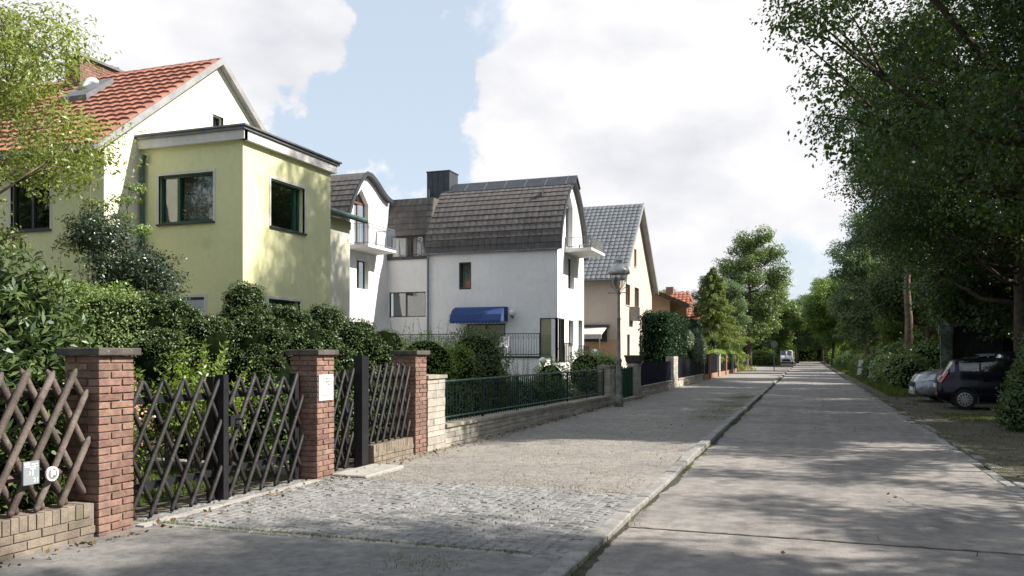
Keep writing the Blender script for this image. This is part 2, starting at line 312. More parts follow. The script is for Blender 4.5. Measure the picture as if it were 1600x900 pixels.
# ---------------------------------------------------------------- foliage
def unit(a): return a/np.maximum(np.linalg.norm(a, axis=-1, keepdims=True), 1e-6)
def leafmesh(name, P, D, Nn, Ls, Ws, material, tint=None, fold=.12):
    n = len(P); D = unit(D); Sd = unit(np.cross(D, Nn)); Nn = np.cross(Sd, D)
    L = np.broadcast_to(Ls, (n,))[:, None]; Wd = np.broadcast_to(Ws, (n,))[:, None]
    V = np.empty((n, 4, 3), np.float32)
    V[:, 0] = P; V[:, 1] = P+D*L*.45+Sd*Wd*.5+Nn*L*fold; V[:, 2] = P+D*L; V[:, 3] = P+D*L*.45-Sd*Wd*.5+Nn*L*fold
    me = bpy.data.meshes.new(name); me.vertices.add(4*n); me.loops.add(4*n); me.polygons.add(n)
    me.vertices.foreach_set('co', V.reshape(-1)); me.loops.foreach_set('vertex_index', np.arange(4*n, dtype=np.int32))
    me.polygons.foreach_set('loop_start', np.arange(0, 4*n, 4, dtype=np.int32)); me.polygons.foreach_set('loop_total', np.full(n, 4, np.int32))
    me.update(); at = me.attributes.new('tint', 'FLOAT', 'FACE'); at.data.foreach_set('value', (RNG.random(n) if tint is None else tint).astype(np.float32))
    me.materials.append(material); return me
def rdir(n): return unit(RNG.normal(size=(n, 3)))
def clump_leaves(C, Rr, n, L, W, material, name='crown', flat=.7, up=.6, droop=.3, shell=.35):
    """C (k,3) clump centres, Rr (k,) radii; leaves spread through the outer part of each clump"""
    C = np.asarray(C, float); Rr = np.asarray(Rr, float); k = len(C); w = Rr**2; idx = RNG.choice(k, n, p=w/w.sum())
    d = rdir(n); r = (shell+(1-shell)*RNG.random(n)**.6)
    # uneven lobes: radius varied by direction
    ph = RNG.random((k, 3))*6; lob = 1+.28*np.sin(d[:, 0]*5+ph[idx, 0])*np.sin(d[:, 1]*5+ph[idx, 1])+.18*np.sin(d[:, 2]*8+ph[idx, 2])
    P = C[idx]+d*(r*Rr[idx]*lob)[:, None]*np.array([1, 1, flat])
    nn = unit(d*.6+rdir(n)*.7+np.array([0, 0, up])); dd = unit(np.cross(nn, rdir(n))+np.array([0, 0, -droop]))
    s = .7+.6*RNG.random(n)
    tint = np.clip(RNG.random(n)*.6+RNG.random(k)[idx]*.4, 0, 1)
    return leafmesh(name, P, dd, nn, L*s, W*s, material, tint)

def tree_parts(h, rx, ry, zb, nclump, nleaf, L, Wd, leaf, bark, r0=.22, crad=1.3, name='tree', seed=1, lean=0, power=.5, squash=1, limbs=True, gap=0):
    """returns (crown mesh, trunk mesh) with the base at the origin. zb: crown base height"""
    rs = np.random.default_rng(seed); random.seed(seed)
    zc = (h+zb)/2; rz = (h-zb)/2
    C = []; 
    while len(C) < nclump:
        d = rs.normal(size=3); d /= np.linalg.norm(d); q = .3+.7*rs.random()**power
        taper = 1-.25*max(0, d[2])
        C.append([d[0]*q*(rx-crad*.6)*taper, d[1]*q*(ry-crad*.6)*taper, zc+d[2]*q*(rz-crad*.5)])
    C = np.array(C); Rr = crad*(.6+.7*rs.random(nclump))
    cm = clump_leaves(C, Rr, nleaf, L, Wd, leaf, 'crown', .75)
    t = MB(); top = Vector((lean*.6, 0, h*.82)); pts = [Vector((lean*.6*(i/7)**1.5+rs.normal()*.05*(i > 0)*h/12, rs.normal()*.05*(i > 0)*h/12, h*.82*i/7)) for i in range(8)]
    pts[0].z = -.2
    t.tube(pts, [r0*(1.35 if i == 0 else 1)*(1-i/7*.82) for i in range(8)], 9)
    order = np.argsort(C[:, 2])
    if limbs:
        for c in C[order[::max(1, nclump//34)]]:
            c = Vector(c); za = max(zb*.75, min(h*.75, c.z-math.hypot(c.x, c.y)*.55)); f = za/(h*.82)*7; i = min(6, int(f)); a = pts[i].lerp(pts[i+1], f-i)
            m1 = a.lerp(c, .35)+Vector((0, 0, -.12*(c-a).length)); m2 = a.lerp(c, .7)+Vector((rs.normal()*.1, rs.normal()*.1, -.08*(c-a).length)); rr = r0*(1-za/h)*.42+.02
            t.tube([a, m1, m2, c], [rr, rr*.7, rr*.42, .012], 5)
            for _ in range(3):
                e = c+Vector(rs.normal(size=3).tolist())*crad*.5; t.tube([m2, m2.lerp(e, .5)+Vector((0, 0, .1)), e], [rr*.35, rr*.22, .008], 4)
    return cm, t.mesh('trunk', bark, True)
def put_tree(parts, loc, label, rz=0, sc=1, name='tree', cat='tree', group=None, szz=1):
    t = thing(name, label, cat, loc, rz, group); t.scale = (sc, sc, sc*szz)
    link('crown', parts[0], t); link('trunk', parts[1], t); return t
def ellipsoid_shell(blobs, n, L, Wd, leaf, name='foliage', up=.3, out=1.0, jit=.09, zmin=.05):
    """blobs: (cx,cy,cz,rx,ry,rz): leaves on the skin of the union of blobs"""
    B = np.array(blobs, float); a = B[:, 3]*B[:, 4]+B[:, 5]*B[:, 3]+B[:, 5]*B[:, 4]; idx = RNG.choice(len(B), n, p=a/a.sum())
    d = rdir(n); lob = 1+.08*np.sin(d[:, 0]*9+idx*2.1)*np.sin(d[:, 1]*8+idx)+.06*np.sin(d[:, 2]*11+idx*1.7)+.05*np.sin(d[:, 0]*21+idx)*np.sin(d[:, 2]*19+idx*3)+.03*np.sin(d[:, 1]*31)
    P = B[idx, :3]+d*B[idx, 3:]*(lob*(1-jit*2*RNG.random(n)**1.5))[:, None]
    keep = P[:, 2] > zmin
    for j, b in enumerate(B):
        q = (((P-b[:3])/b[3:])**2).sum(1) < .72; keep &= ~(q & (idx != j))
    P = P[keep]; d = d[keep]; n = len(P); nn = unit(d*out+rdir(n)*.5+np.array([0, 0, up])); dd = unit(np.cross(nn, rdir(n))+d*.5)
    s = .7+.6*RNG.random(n); return leafmesh(name, P, dd, nn, L*s, Wd*s, leaf)
def core(blobs, f, material, name='stems'):  # solid blobs that fill the shrub and stop see-through
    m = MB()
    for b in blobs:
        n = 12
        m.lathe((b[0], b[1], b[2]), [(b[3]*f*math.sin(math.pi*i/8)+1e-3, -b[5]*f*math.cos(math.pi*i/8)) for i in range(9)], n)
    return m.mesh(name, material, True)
M['leafcore'] = mat('shade_core_dark', (.012, .02, .008), 1, .3, 12, .8, 40, spec=0)  # near-black: shade between the leaves is put into the core's colour
def shrub(name, label, blobs, n, L, Wd, leaf, cat='shrub', group=None, f=.76, jit=.09, up=.3, stems=True):
    b = np.array(blobs, float); loc = (float(b[:, 0].mean()), float(b[:, 1].mean()), 0.05); t = thing(name, label, cat, loc, 0, group)
    b[:, :3] -= np.array(loc); bl = b.tolist()
    link('foliage', ellipsoid_shell(bl, n, L, Wd, leaf, jit=jit, up=up, zmin=-.05), t); link('shade_core', core(bl, f, M['leafcore']), t)['kind'] = 'stuff'
    if stems:
        m = MB()
        for q in bl: m.tube([(q[0]*.3, q[1]*.3, -.1), (q[0]*.7, q[1]*.7, q[2]*.5), (q[0], q[1], q[2])], [.05, .035, .02], 5)
        link('stem', m.mesh('stem', M['bark'], True), t)
    return t

# ---------------------------------------------------------------- ground, road, pavement
def sheet(name, x0, x1, y0, y1, z, m, nx=1, ny=1, amp=0, parent=None):
    vs = []; fs = []
    for j in range(ny+1):
        for i in range(nx+1):
            x = x0+(x1-x0)*i/nx; y = y0+(y1-y0)*j/ny
            vs.append((x, y, z+(amp*(math.sin(x*1.7+y*.6)+math.sin(y*1.3-x*.8)+math.sin(x*3.1+1)*.5)/2.5 if amp else 0)))
    for j in range(ny):
        for i in range(nx): a = j*(nx+1)+i; fs.append((a, a+1, a+nx+2, a+nx+1))
    mb = MB(); mb.add(vs, fs); o = mb.build(name, m, parent)
    if parent is None: o['kind'] = 'structure'
    return o
sheet('ground', -500, 500, -60, 900, -.06, M['soil'])
sheet('woodland_floor', 2.42, 60, -12, 190, -.025, M['soil'])
sheet('grass_verge', 2.42, 5.2, 36, 130, -.008, M['verge'])
sheet('parking_ground', 2.42, 13, 5, 36, -.012, M['verge'], 20, 50, .012)
sheet('garden_ground', -60, -6.05, -12, 200, .02, M['garden'])
sheet('lawn', -11.9, -6.5, 6.4, 9.25, .03, M['lawn'])
sheet('side_street', -40, -1.6, 89, 104, .055, M['road'])
road = structure('road')
sheet('joint_bed', -1.62, 2.42, -12, 190, -.03, M['joint'], parent=road)
y = -11.45; k = 0
while y < 185:
    y1 = y+6.35; m = MB(); n = 30; ym = []; rs = random.Random(k*3+1)
    def xe(t): return -1.6 if t == 0 else 2.25+(.03*math.sin(y*3+t) if y < 40 else 0)
    zt = rs.uniform(-.004, .004); b = .012
    j0 = [(-1.6+3.85*i/n, y+rs.uniform(.006, .026), zt) for i in range(n+1)]; j1 = [(-1.6+3.85*i/n, y1-rs.uniform(.006, .026), zt) for i in range(n+1)]
    for i in range(n):
        m.quad(j0[i], j0[i+1], j1[i+1], j1[i])
        m.quad(j0[i], (j0[i][0], y, -.1), (j0[i+1][0], y, -.1), j0[i+1]); m.quad(j1[i], j1[i+1], (j1[i+1][0], y1, -.1), (j1[i][0], y1, -.1))
    m.quad(j0[0], j1[0], (-1.6, y1, -.1), (-1.6, y, -.1)); m.quad(j0[n], (2.25, y, -.1), (2.25, y1, -.1), j1[n])
    m.build('road_slab', M['road'], road); y = y1; k += 1
def crack(pts, wd, seed):
    r = random.Random(seed); m = MB(); P = []
    for (a, b), (c, d) in zip(pts, pts[1:]):
        n = max(3, int(math.hypot(c-a, d-b)/.06))
        for i in range(n): f = i/n; P.append((a+(c-a)*f+r.uniform(-.018, .018), b+(d-b)*f+r.uniform(-.018, .018)))
    for i in range(len(P)-1):
        (a, b), (c, d) = P[i], P[i+1]; w_ = wd*r.uniform(.5, 1.3); L_ = math.hypot(c-a, d-b)+1e-6; nx, ny = -(d-b)/L_*w_, (c-a)/L_*w_; m.quad((a-nx, b-ny, .0065), (a+nx, b+ny, .0065), (c+nx, d+ny, .0066), (c-nx, d-ny, .0066))
    m.build('road_crack', M['joint'], road)
for k_, (p_, w_) in enumerate([([(2.24, 8.9), (1.6, 9.1), (1.1, 9.6), (.9, 10.4)], .003), ([(-1.5, 10.9), (-.8, 11.3), (-.1, 11.2)], .0028), ([(2.2, 12.2), (1.5, 12.0), (.7, 12.5)], .004), ([(-1.58, 7.60), (0, 7.61), (2.24, 7.6)], .009), ([(-1.58, 13.95), (0, 13.96), (2.24, 13.95)], .01), ([(.3, 17), (.9, 18.2), (1.0, 19.6), (1.9, 20.2)], .005), ([(.4, 4.9), (1.0, 5.3), (1.2, 6.2), (1.9, 6.6)], .003), ([(-1.5, 22), (-.6, 22.5), (.2, 22.3)], .006)]): crack(p_, w_, k_)
kerb = structure('kerb')
def stone(dx, dy, dz, j=.006, seed=0, bev=.012, mt='kerb'):
    r = random.Random(seed); J = lambda: r.uniform(-j, j); x, y_, z = dx/2, dy/2, dz; m = MB()
    lo = [(-x+J(), -y_+J(), 0), (x+J(), -y_+J(), 0), (x+J(), y_+J(), 0), (-x+J(), y_+J(), 0)]
    mi = [(a, b, z-bev) for a, b, _ in lo]; hi = [(a*(1-bev/x)+J()*.3, b*(1-bev/y_)+J()*.3, z+J()*.4) for a, b, _ in lo]
    m.add(lo+mi+hi, [(0,1,5,4),(1,2,6,5),(2,3,7,6),(3,0,4,7),(4,5,9,8),(5,6,10,9),(6,7,11,10),(7,4,8,11),(8,9,10,11)])
    return m.mesh('stone', M[mt])
ks = [stone(.15, .985, .2, .008, i) for i in range(5)]
for q in ks: q.name = 'kerb_stone'
ml = []
for i in range(-4, 92):
    yy = i+.5; z = -.145+(.03 if yy > 12 else 0)+random.uniform(-.006, .008)
    ml.append(Matrix.Translation((-1.685+random.uniform(-.008, .008), yy, z)) @ Matrix.Rotation(random.uniform(-.008, .008), 4, 'Z') @ Matrix.Rotation(random.uniform(-.03, .03), 4, 'X'))
pieces('kerb_stone', ks, ml, kerb)
m = MB(); n = 700; r9 = random.Random(4); a = [(-1.603, -5+.1*i, .004) for i in range(n+1)]; b = [(-1.603+abs(.045+.03*math.sin(i*.13)+.02*math.sin(i*.41+1)+r9.uniform(-.02, .02)), -5+.1*i, .003) for i in range(n+1)]
for i in range(n): m.quad(a[i], b[i], b[i+1], a[i+1])
o = m.build('gutter_dirt', M['joint']); o['kind'] = 'structure'
edge = structure('edge_strip')
es = [stone(.16, .47, .14, .018, i+20, .02) for i in range(5)]
ml = []
for i in range(-8, 110):
    if random.random() < .12 and i > 10: continue
    ml.append(Matrix.Translation((2.335+random.uniform(-.012, .012), i*.5+.25, -.135+random.uniform(-.012, .006))) @ Matrix.Rotation(random.uniform(-.04, .04), 4, 'Z'))
for i in range(14, 60):
    if random.random() < .35: continue
    ml.append(Matrix.Translation((2.52+random.uniform(-.02, .02), i*.5+.1, -.14+random.uniform(-.015, .004))) @ Matrix.Rotation(random.uniform(-.08, .08), 4, 'Z'))
pieces('edge_stone', es, ml, edge)
sheet('asphalt_pavement', -6.05, -1.76, -10, 6.13, .036, M['asphalt'], 20, 50, .005)
sheet('gravel_pavement', -6.05, -1.76, 9.2, 89, .036, M['sand'], 20, 200, .008)
cp = structure('cobble_pavement'); sheet('cobble_bed', -6.05, -1.76, 6.13, 9.2, .040, M['bed'], parent=cp)
cs = [stone(.1, .1, .07, .013, i+50, .012, 'cobble') for i in range(14)]; ml = []
for i in range(40):
    for j in range(31):
        x = -1.80-.105*i; f = (i % 10-4.5)/4.5; yy = 6.16+.101*j-.12*f*f+.06
        if yy < 6.15 or yy > 9.18 or x < -5.9: continue
        ml.append(Matrix.Translation((x+random.uniform(-.004, .004), yy+random.uniform(-.004, .004), -.023+random.uniform(-.003, .003)+.002*math.sin(x*2+yy))) @ Matrix.Rotation(f*.45+random.uniform(-.14, .14)+random.choice([0, 1, 2, 3])*math.pi/2, 4, 'Z') @ Matrix.Scale(random.uniform(.96, 1.08), 4) @ Matrix.Rotation(random.uniform(-.014, .014), 4, 'X'))
pieces('cobble', cs, ml, cp)
# a row of larger stones closes the cobbles towards the asphalt
bs = [stone(.19, .1, .075, .008, i+80, .012) for i in range(4)]; ml = [Matrix.Translation((-1.88-.2*i, 6.11+random.uniform(-.006, .006), -.028)) for i in range(21)]
pieces('border_stone', bs, ml, cp)

# ---------------------------------------------------------------- building helpers
def mpX(x0): return lambda u, v, d: (x0-d, u, v)            # faces +X (the road)
def mpY(y0): return lambda u, v, d: (u, y0+d, v)            # faces -Y (towards the camera)
def mpYb(y0): return lambda u, v, d: (u, y0-d, v)
def wall(mb, mp, outer, holes=(), reveal=.14, d=0):
    P = [Vector(p) for p in outer]; E = [(i, (i+1) % len(P)) for i in range(len(P))]
    for h in holes:
        h = rect(h); k = len(P); P += [Vector(p) for p in h]; E += [(k+i, k+(i+1) % len(h)) for i in range(len(h))]
    vs, _, fs, *_ = delaunay_2d_cdt(P, E, [], 0, 1e-5)
    def inside(p, poly):
        c = False; n = len(poly)
        for i in range(n):
            (x1, y1), (x2, y2) = poly[i], poly[(i+1) % n]
            if (y1 > p[1]) != (y2 > p[1]) and p[0] < (x2-x1)*(p[1]-y1)/(y2-y1)+x1: c = not c
        return c
    H = [rect(h) for h in holes]; F = []
    for f in fs:
        c = sum((vs[i] for i in f), Vector((0, 0)))/len(f)
        if inside(c, outer) and not any(inside(c, h) for h in H): F.append(tuple(f))
    mb.add([mp(v[0], v[1], d) for v in vs], F)
    for h in H:
        for i in range(len(h)):
            a, b = h[i], h[(i+1) % len(h)]; mb.quad(mp(*a, d), mp(*b, d), mp(*b, d+reveal), mp(*a, d+reveal))
    return mb
def rect(h): return [(h[0], h[1]), (h[2], h[1]), (h[2], h[3]), (h[0], h[3])] if isinstance(h[0], (int, float)) else list(h)
def window(root, mp, u0, v0, u1, v1, dep=.12, fw=.05, splits=(), hs=(), fm='darkframe', gm='glass', curtain=None, sill=None, surround=None, name='window', back=True, cspan=(0, 1)):
    bx = lambda m, a, b, c, e, f, g: m.box((a, c, f), (b, e, g), lambda x, y_, z: mp(x, y_, z))
    m = MB(); d0, d1 = dep-.06, dep
    bx(m, u0, u0+fw, v0, v1, d0, d1); bx(m, u1-fw, u1, v0, v1, d0, d1); bx(m, u0+fw, u1-fw, v0, v0+fw, d0, d1); bx(m, u0+fw, u1-fw, v1-fw, v1, d0, d1)
    us = [u0+fw]+[u0+(u1-u0)*s for s in splits]+[u1-fw]
    for s in us[1:-1]: bx(m, s-fw*.6, s+fw*.6, v0+fw, v1-fw, d0-.008, d1)
    for s in hs: bx(m, u0+fw, u1-fw, v0+(v1-v0)*s-fw*.5, v0+(v1-v0)*s+fw*.5, d0-.004, d1-.01)
    w = m.build(name, M[fm], root)
    for a, b in zip(us, us[1:]):
        p = MB(); bx(p, a-.005, b+.005, v0+fw*.9, v1-fw*.9, d1-.03, d1-.022); p.build('pane', M[gm], w)
    if curtain:
        p = MB(); n = 40; a0 = u0+(u1-u0)*cspan[0]; a1 = u0+(u1-u0)*cspan[1]
        for i in range(n):
            a = a0+(a1-a0)*i/n; b = a0+(a1-a0)*(i+1)/n; da = d1+.1+.02*math.sin(i*1.9); db = d1+.1+.02*math.sin((i+1)*1.9); vb = v0 if curtain != 'lace' else v0+.05+.05*math.sin(i*.7)
            p.quad(mp(a, vb, da), mp(b, vb, db), mp(b, v1, db), mp(a, v1, da))
        p.build('curtain', M[curtain], w)
    if back:
        p = MB(); p.quad(mp(u0-.3, v0-.3, dep+.9), mp(u1+.3, v0-.3, dep+.9), mp(u1+.3, v1+.3, dep+.9), mp(u0-.3, v1+.3, dep+.9)); p.build('dark_backing', M['interior'], w)  # flat sheet whose dark colour stands in for the unlit room
    if sill:
        p = MB(); bx(p, u0-.04, u1+.04, v0-.04, v0-.003, -.05, dep); p.build('sill', M[sill], w)
    if surround:
        p = MB(); q = .055
        for a, b, c, e in ((u0-q, u0, v0-q*.2, v1+q), (u1, u1+q, v0-q*.2, v1+q), (u0, u1, v1, v1+q)): bx(p, a, b, c, e, -.012, .05)
        p.build('surround', M[surround], w)
    return w
def tilemesh(w, l, t, mt, curve=0, name='tile'):
    """x across, y up the slope, lower edge proud; curve = roll height"""
    m = MB(); n = 4 if curve else 1; top = []; 
    for i in range(n+1):
        u = -w/2+w*i/n; c = curve*math.sin(math.pi*(i/n))*1.0 if curve else 0
        top.append((u, c))
    vs = [(u, -l/2, t+c) for u, c in top]+[(u, l/2, .004+c*.8) for u, c in top]+[(u, -l/2, -.01) for u, c in top]
    k = n+1; fs = [(i, i+1, k+i+1, k+i) for i in range(n)]+[(i+1, i, 2*k+i, 2*k+i+1) for i in range(n)]+[(0, k, 2*k), (n, 2*k+n, k+n)]
    m.add(vs, fs); return m.mesh(name, M[mt])
def tile_mats(O, ux, uy, nx, ny, pw, pl, jit=.004, rot=.012, skip=None):
    """O lower corner; ux across, uy up slope (unit)"""
    ux, uy = Vector(ux), Vector(uy); uz = ux.cross(uy); R3 = Matrix((ux, uy, uz)).transposed().to_4x4(); out = []
    for j in range(ny):
        for i in range(nx):
            if skip and skip(i, j): continue
            p = Vector(O)+ux*(i+.5)*pw+uy*(j+.5)*pl+uz*random.uniform(0, jit)
            out.append(Matrix.Translation(p) @ R3 @ Matrix.Rotation(random.uniform(-rot, rot), 4, 'Z'))
    return out
def brick_mesh(l, w, h, seed, mt='brick'):
    r = random.Random(seed); J = lambda: r.uniform(-.002, .002); m = MB(); x, y_, z = l/2, w/2, h/2; b = .004
    lo = [(-x+J(), -y_+J(), -z+b), (x+J(), -y_+J(), -z+b), (x+J(), y_+J(), -z+b), (-x+J(), y_+J(), -z+b)]
    hi = [(p[0], p[1], z-b) for p in lo]; bt = [(p[0]*.97, p[1]*.96, -z) for p in lo]; tp = [(p[0]*.97, p[1]*.96, z) for p in lo]
    m.add(lo+hi+bt+tp, [(0,1,5,4),(1,2,6,5),(2,3,7,6),(3,0,4,7),(4,5,13,12),(5,6,14,13),(6,7,15,14),(7,4,12,15),(12,13,14,15),(8,9,1,0),(9,10,2,1),(10,11,3,2),(11,8,0,3)])
    return m.mesh('brick', M[mt])
BR = [brick_mesh(.24, .115, .056, i) for i in range(5)]
def brick_course_wall(parent, axis, a0, a1, fixed, z0, z1, variants, L=.24, H=.066, dep=.115):
    """running bond along an axis ('x' or 'y'); returns matrices"""
    out = []; j = 0; z = z0+H/2
    while z < z1:
        u = a0+(0 if j % 2 else -L/2)+L/2
        while u-L/2 < a1-.02:
            lo, hi = max(u-L/2, a0), min(u+L/2, a1); c = (lo+hi)/2; sc = (hi-lo)/L
            if sc > .1:
                p = (fixed, c, z) if axis == 'y' else (c, fixed, z)
                out.append(Matrix.Translation((p[0]+random.uniform(-.002, .002), p[1], p[2])) @ (Matrix.Rotation(math.pi/2, 4, 'Z') if axis == 'y' else Matrix()) @ Matrix.Scale(sc, 4, (1, 0, 0)))
            u += L+.01
        z += H; j += 1
    return out

# ---------------------------------------------------------------- yellow house
H = thing('house', 'yellow rendered house with red tiled gable roof and flat-roofed annex behind the clipped shrubs', 'house', (-15, 16, 0))
w = MB(); wall(w, mpX(-10.8), [(14.1, 0), (17.4, 0), (17.4, 6.0), (14.1, 6.0)], [(15.03, 4.34, 16.3, 5.36), (14.95, 1.6, 16.12, 2.78)], .2)
wall(w, mpY(14.1), [(-13.4, 0), (-10.8, 0), (-10.8, 6.0), (-13.4, 6.0)], [(-12.93, 4.34, -11.53, 5.36), (-12.6, 1.6, -11.75, 2.78)], .14)
wall(w, mpYb(17.4), [(-13.4, 0), (-10.8, 0), (-10.8, 6.0), (-13.4, 6.0)]); w.quad((-13.4, 14.1, 5.99), (-10.8, 14.1, 5.99), (-10.8, 17.4, 5.99), (-13.4, 17.4, 5.99))
w.build('annex_wall', M['yellow'], H)
w = MB(); wall(w, mpY(13.1), [(-22.5, 0), (-13.4, 0), (-13.4, 5.9), (-22.5, 5.9)], [(-15.94, 4.2, -14.84, 5.38), (-19, 4.2, -17.9, 5.38)], .14)
w.quad((-22.5, 13.1, 0), (-22.5, 20, 0), (-22.5, 20, 5.9), (-22.5, 16.55, 8.6), (-22.5, 13.1, 5.9)); w.build('side_wall', M['yellow'], H)
w = MB(); wall(w, mpX(-13.4), [(13.1, 0), (22.7, 0), (22.7, 5.45), (20, 5.45), (20, 5.95), (16.55, 8.62), (13.1, 5.95)], [(16.36, 6.95, 16.74, 7.34)], .2)
wall(w, mpY(22.7), [(-18, 0), (-13.4, 0), (-13.4, 5.45), (-18, 5.45)]); wall(w, mpYb(20), [(-22.5, 0), (-18, 0), (-18, 5.9), (-22.5, 5.9)]); w.build('gable_wall', M['cream'], H)  # road-facing yellow render made paler: sun glare put into its colour
w = MB(); w.box((-18, 20.02, 5.45), (-13.37, 22.72, 5.7)); w.build('wing_fascia', M['yellow'], H)
w = MB(); w.prism([(-13.05, 19.9, 5.72), (-13.05, 23, 5.72), (-18, 23, 6.9), (-18, 19.9, 6.9)], (0, 0, .1)); w.build('wing_roof', M['browntile'], H)
w = MB(); w.cyl((-13.02, 19.7, 5.76), (-13.02, 23.05, 5.76), .085, n=10); w.build('gutter', M['gutter'], H)
# flat annex roof: white fascia below, dark sheet edge above
w = MB()
for a, b in (((-10.8, 14.0, 5.94), (-10.68, 17.5, 6.13)), ((-13.4, 13.98, 5.94), (-10.68, 14.1, 6.13)), ((-13.4, 17.4, 5.94), (-10.8, 17.52, 6.13))): w.box(a, b)
w.build('fascia', M['trim'], H)
w = MB(); w.box((-13.5, 13.94, 6.132), (-10.64, 17.56, 6.2)); w.box((-13.5, 13.9, 6.19), (-10.6, 17.6, 6.225)); w.build('flat_roof', M['steel'], H)
window(H, mpY(14.1), -12.93, 4.34, -11.53, 5.36, .13, .05, (.33,), fm='greenframe', curtain='lace', sill='zinc', surround='trim', cspan=(.33, 1))
window(H, mpX(-10.8), 15.03, 4.34, 16.3, 5.36, .2, .05, (.86,), fm='greenframe', sill='zinc', surround='trim')
window(H, mpY(14.1), -12.6, 1.6, -11.75, 2.78, .13, .05, fm='greenframe', surround='trim'); window(H, mpX(-10.8), 14.95, 1.6, 16.12, 2.78, .2, .05, (.5,), fm='greenframe', surround='trim')
for a in (-15.94, -19): window(H, mpY(13.1), a, 4.2, a+1.1, 5.38, .13, .05, (.5,), fm='darkframe', sill='zinc', surround='trim')
window(H, mpX(-13.4), 16.36, 6.95, 16.74, 7.34, .18, .03, surround='trim')
# flowers standing in the front window
pv = rdir(60)*np.array([.02, .12, .12])+np.array([-11.12, 15.28, 4.58]); vs = link('window_plant', leafmesh('window_plant', pv-np.array([-15, 16, 0]), rdir(60), rdir(60), .09, .06, LF['flower']), H)
sl_ = Vector((0, 3.75, 2.92)).normalized(); tm = tilemesh(.275, .33, .05, 'redtile', .025, 'roof_tile')
rf = MB(); rf.prism([(-22.7, 12.78, 5.66), (-13.28, 12.78, 5.66), (-13.28, 16.55, 8.6), (-22.7, 16.55, 8.6)], (0, 0, .07)); rf.prism([(-22.7, 20.3, 5.66), (-13.28, 20.3, 5.66), (-13.28, 16.55, 8.6), (-22.7, 16.55, 8.6)], (0, 0, .07))
rf = rf.build('roof', M['redtile'], H)
ml = tile_mats((-13.27-33*.283, 12.75, 5.77), (1, 0, 0), sl_, 33, 16, .283, .292); pieces('roof_tile', [tm], ml, rf)
ml = tile_mats((-13.27, 20.35, 5.77), (-1, 0, 0), Vector((0, -3.75, 2.92)).normalized(), 33, 16, .283, .292); pieces('rear_roof_tile', [tm], ml, rf, 0)
rd = stone(.36, .2, .07, .004, 3, .03, 'redtile'); rd.name = 'ridge_tile'; pieces('ridge_tile', [rd], [Matrix.Translation((-13.45-.35*i, 16.55, 8.64)) @ Matrix.Rotation(random.uniform(-.02, .02), 4, 'Y') for i in range(26)], rf)
w = MB()
for s, yy in ((-1, 12.8), (1, 20.3)):
    w.prism([(-13.4, yy, 5.62), (-13.4, yy, 5.79), (-13.4, 16.55, 8.74), (-13.4, 16.55, 8.57)], (.16, 0, 0))
w.build('barge_board', M['bargeboard'], H)
w = MB(); w.cyl((-22.5, 12.72, 5.68), (-13.2, 12.72, 5.68), .07, n=8); w.build('gutter', M['steel'], H)
w = MB(); w.tube([(-13.2, 13.98, 5.8), (-13.3, 14.02, 5.6), (-13.3, 14.02, .1)], [.05]*3, 8); w.build('downpipe', M['gutter'], H)
ch = MB(); ch.box((-17.44, 15.84, 8), (-16.96, 17.36, 8.95)); ch = ch.build('chimney', M['mortar'], H)
ml = brick_course_wall(H, 'y', 15.83, 17.37, -17.01, 8.0, 8.93, BR)+brick_course_wall(H, 'x', -17.45, -17.06, 15.88, 8.0, 8.93, BR); pieces('brick', BR, ml, ch)
w = MB(); w.box((-17.52, 15.76, 8.96), (-16.88, 17.44, 9.02)); w.cyl((-17.2, 17.1, 9.02), (-17.2, 17.1, 9.1), .1); w.cyl((-17.2, 17.1, 9.1), (-17.2, 17.1, 9.13), .17); w.build('chimney_cap', M['steel'], H)
w = MB(); w.lathe((0, 0, 0), [(.001, 0), (.12, .03), (.22, .09), (.23, .095), (.12, .05), (.001, .02)], 20)
dm = w.mesh('satellite_dish', M['trim'], True); do = link('satellite_dish', dm, H); do.location = (-16.25+15, 15.5-16, 8.02); do.rotation_euler = (R(60), R(35), 0)
w = MB(); w.prism([(-16.5, 14.9, 7.5), (-15.75, 14.9, 7.5), (-15.75, 15.7, 8.13), (-16.5, 15.7, 8.13)], (0, -.03, .12)); w.build('skylight', M['steel'], H)

# ---------------------------------------------------------------- white house with two barrel roofs
WH = thing('house', 'white rendered house with two brown tiled barrel roofs, balconies and a blue awning', 'house', (-15, 38, 0))
def arch(yc, hw, z0, hh, n=14, off=0):
    out = []
    for i in range(-n, n+1):
        t = i/n; c = math.cos(t*math.pi/2); y_ = math.sin(t*math.pi/2); tri = 1-abs(y_)
        out.append((yc+y_*(hw+off), z0+(.6*c+.4*tri)*(hh+off)))
    return out
def profA(off=0):
    l = [p for p in arch(34.6, 1.85, 6.45, 3.55, 14, off)[:15]]
    return l+[(y_+off*.3, z+off) for y_, z in ((35.0, 9.99), (35.4, 9.84), (35.8, 9.64), (36.15, 9.42), (36.5, 9.24), (36.8, 9.14), (37.06, 9.1))]
gA = profA(); gB = arch(39.1, 2.4, 6.45, 3.55)
def door_shape(a, b, z0, z1, z2): return [(a, z0), (b, z0), (b, z1), ((a+b)/2, z2), (a, z1)]
w = MB(); wall(w, mpX(-19.7), [(32.75, 0), (37.06, 0)]+gA[::-1], [door_shape(33.75, 35.1, 6.6, 8.7, 9.35), (33.97, 4.66, 35.1, 6.0), (33.97, 2.0, 35.1, 3.1)], .3)
wall(w, mpY(32.75), [(-27, 0), (-19.7, 0), (-19.7, 6.45), (-27, 6.45)]); wall(w, mpX(-27), [(32.75, 0), (37.06, 0)]+gA[::-1]); w.build('rear_gable_wall', M['white'], WH)
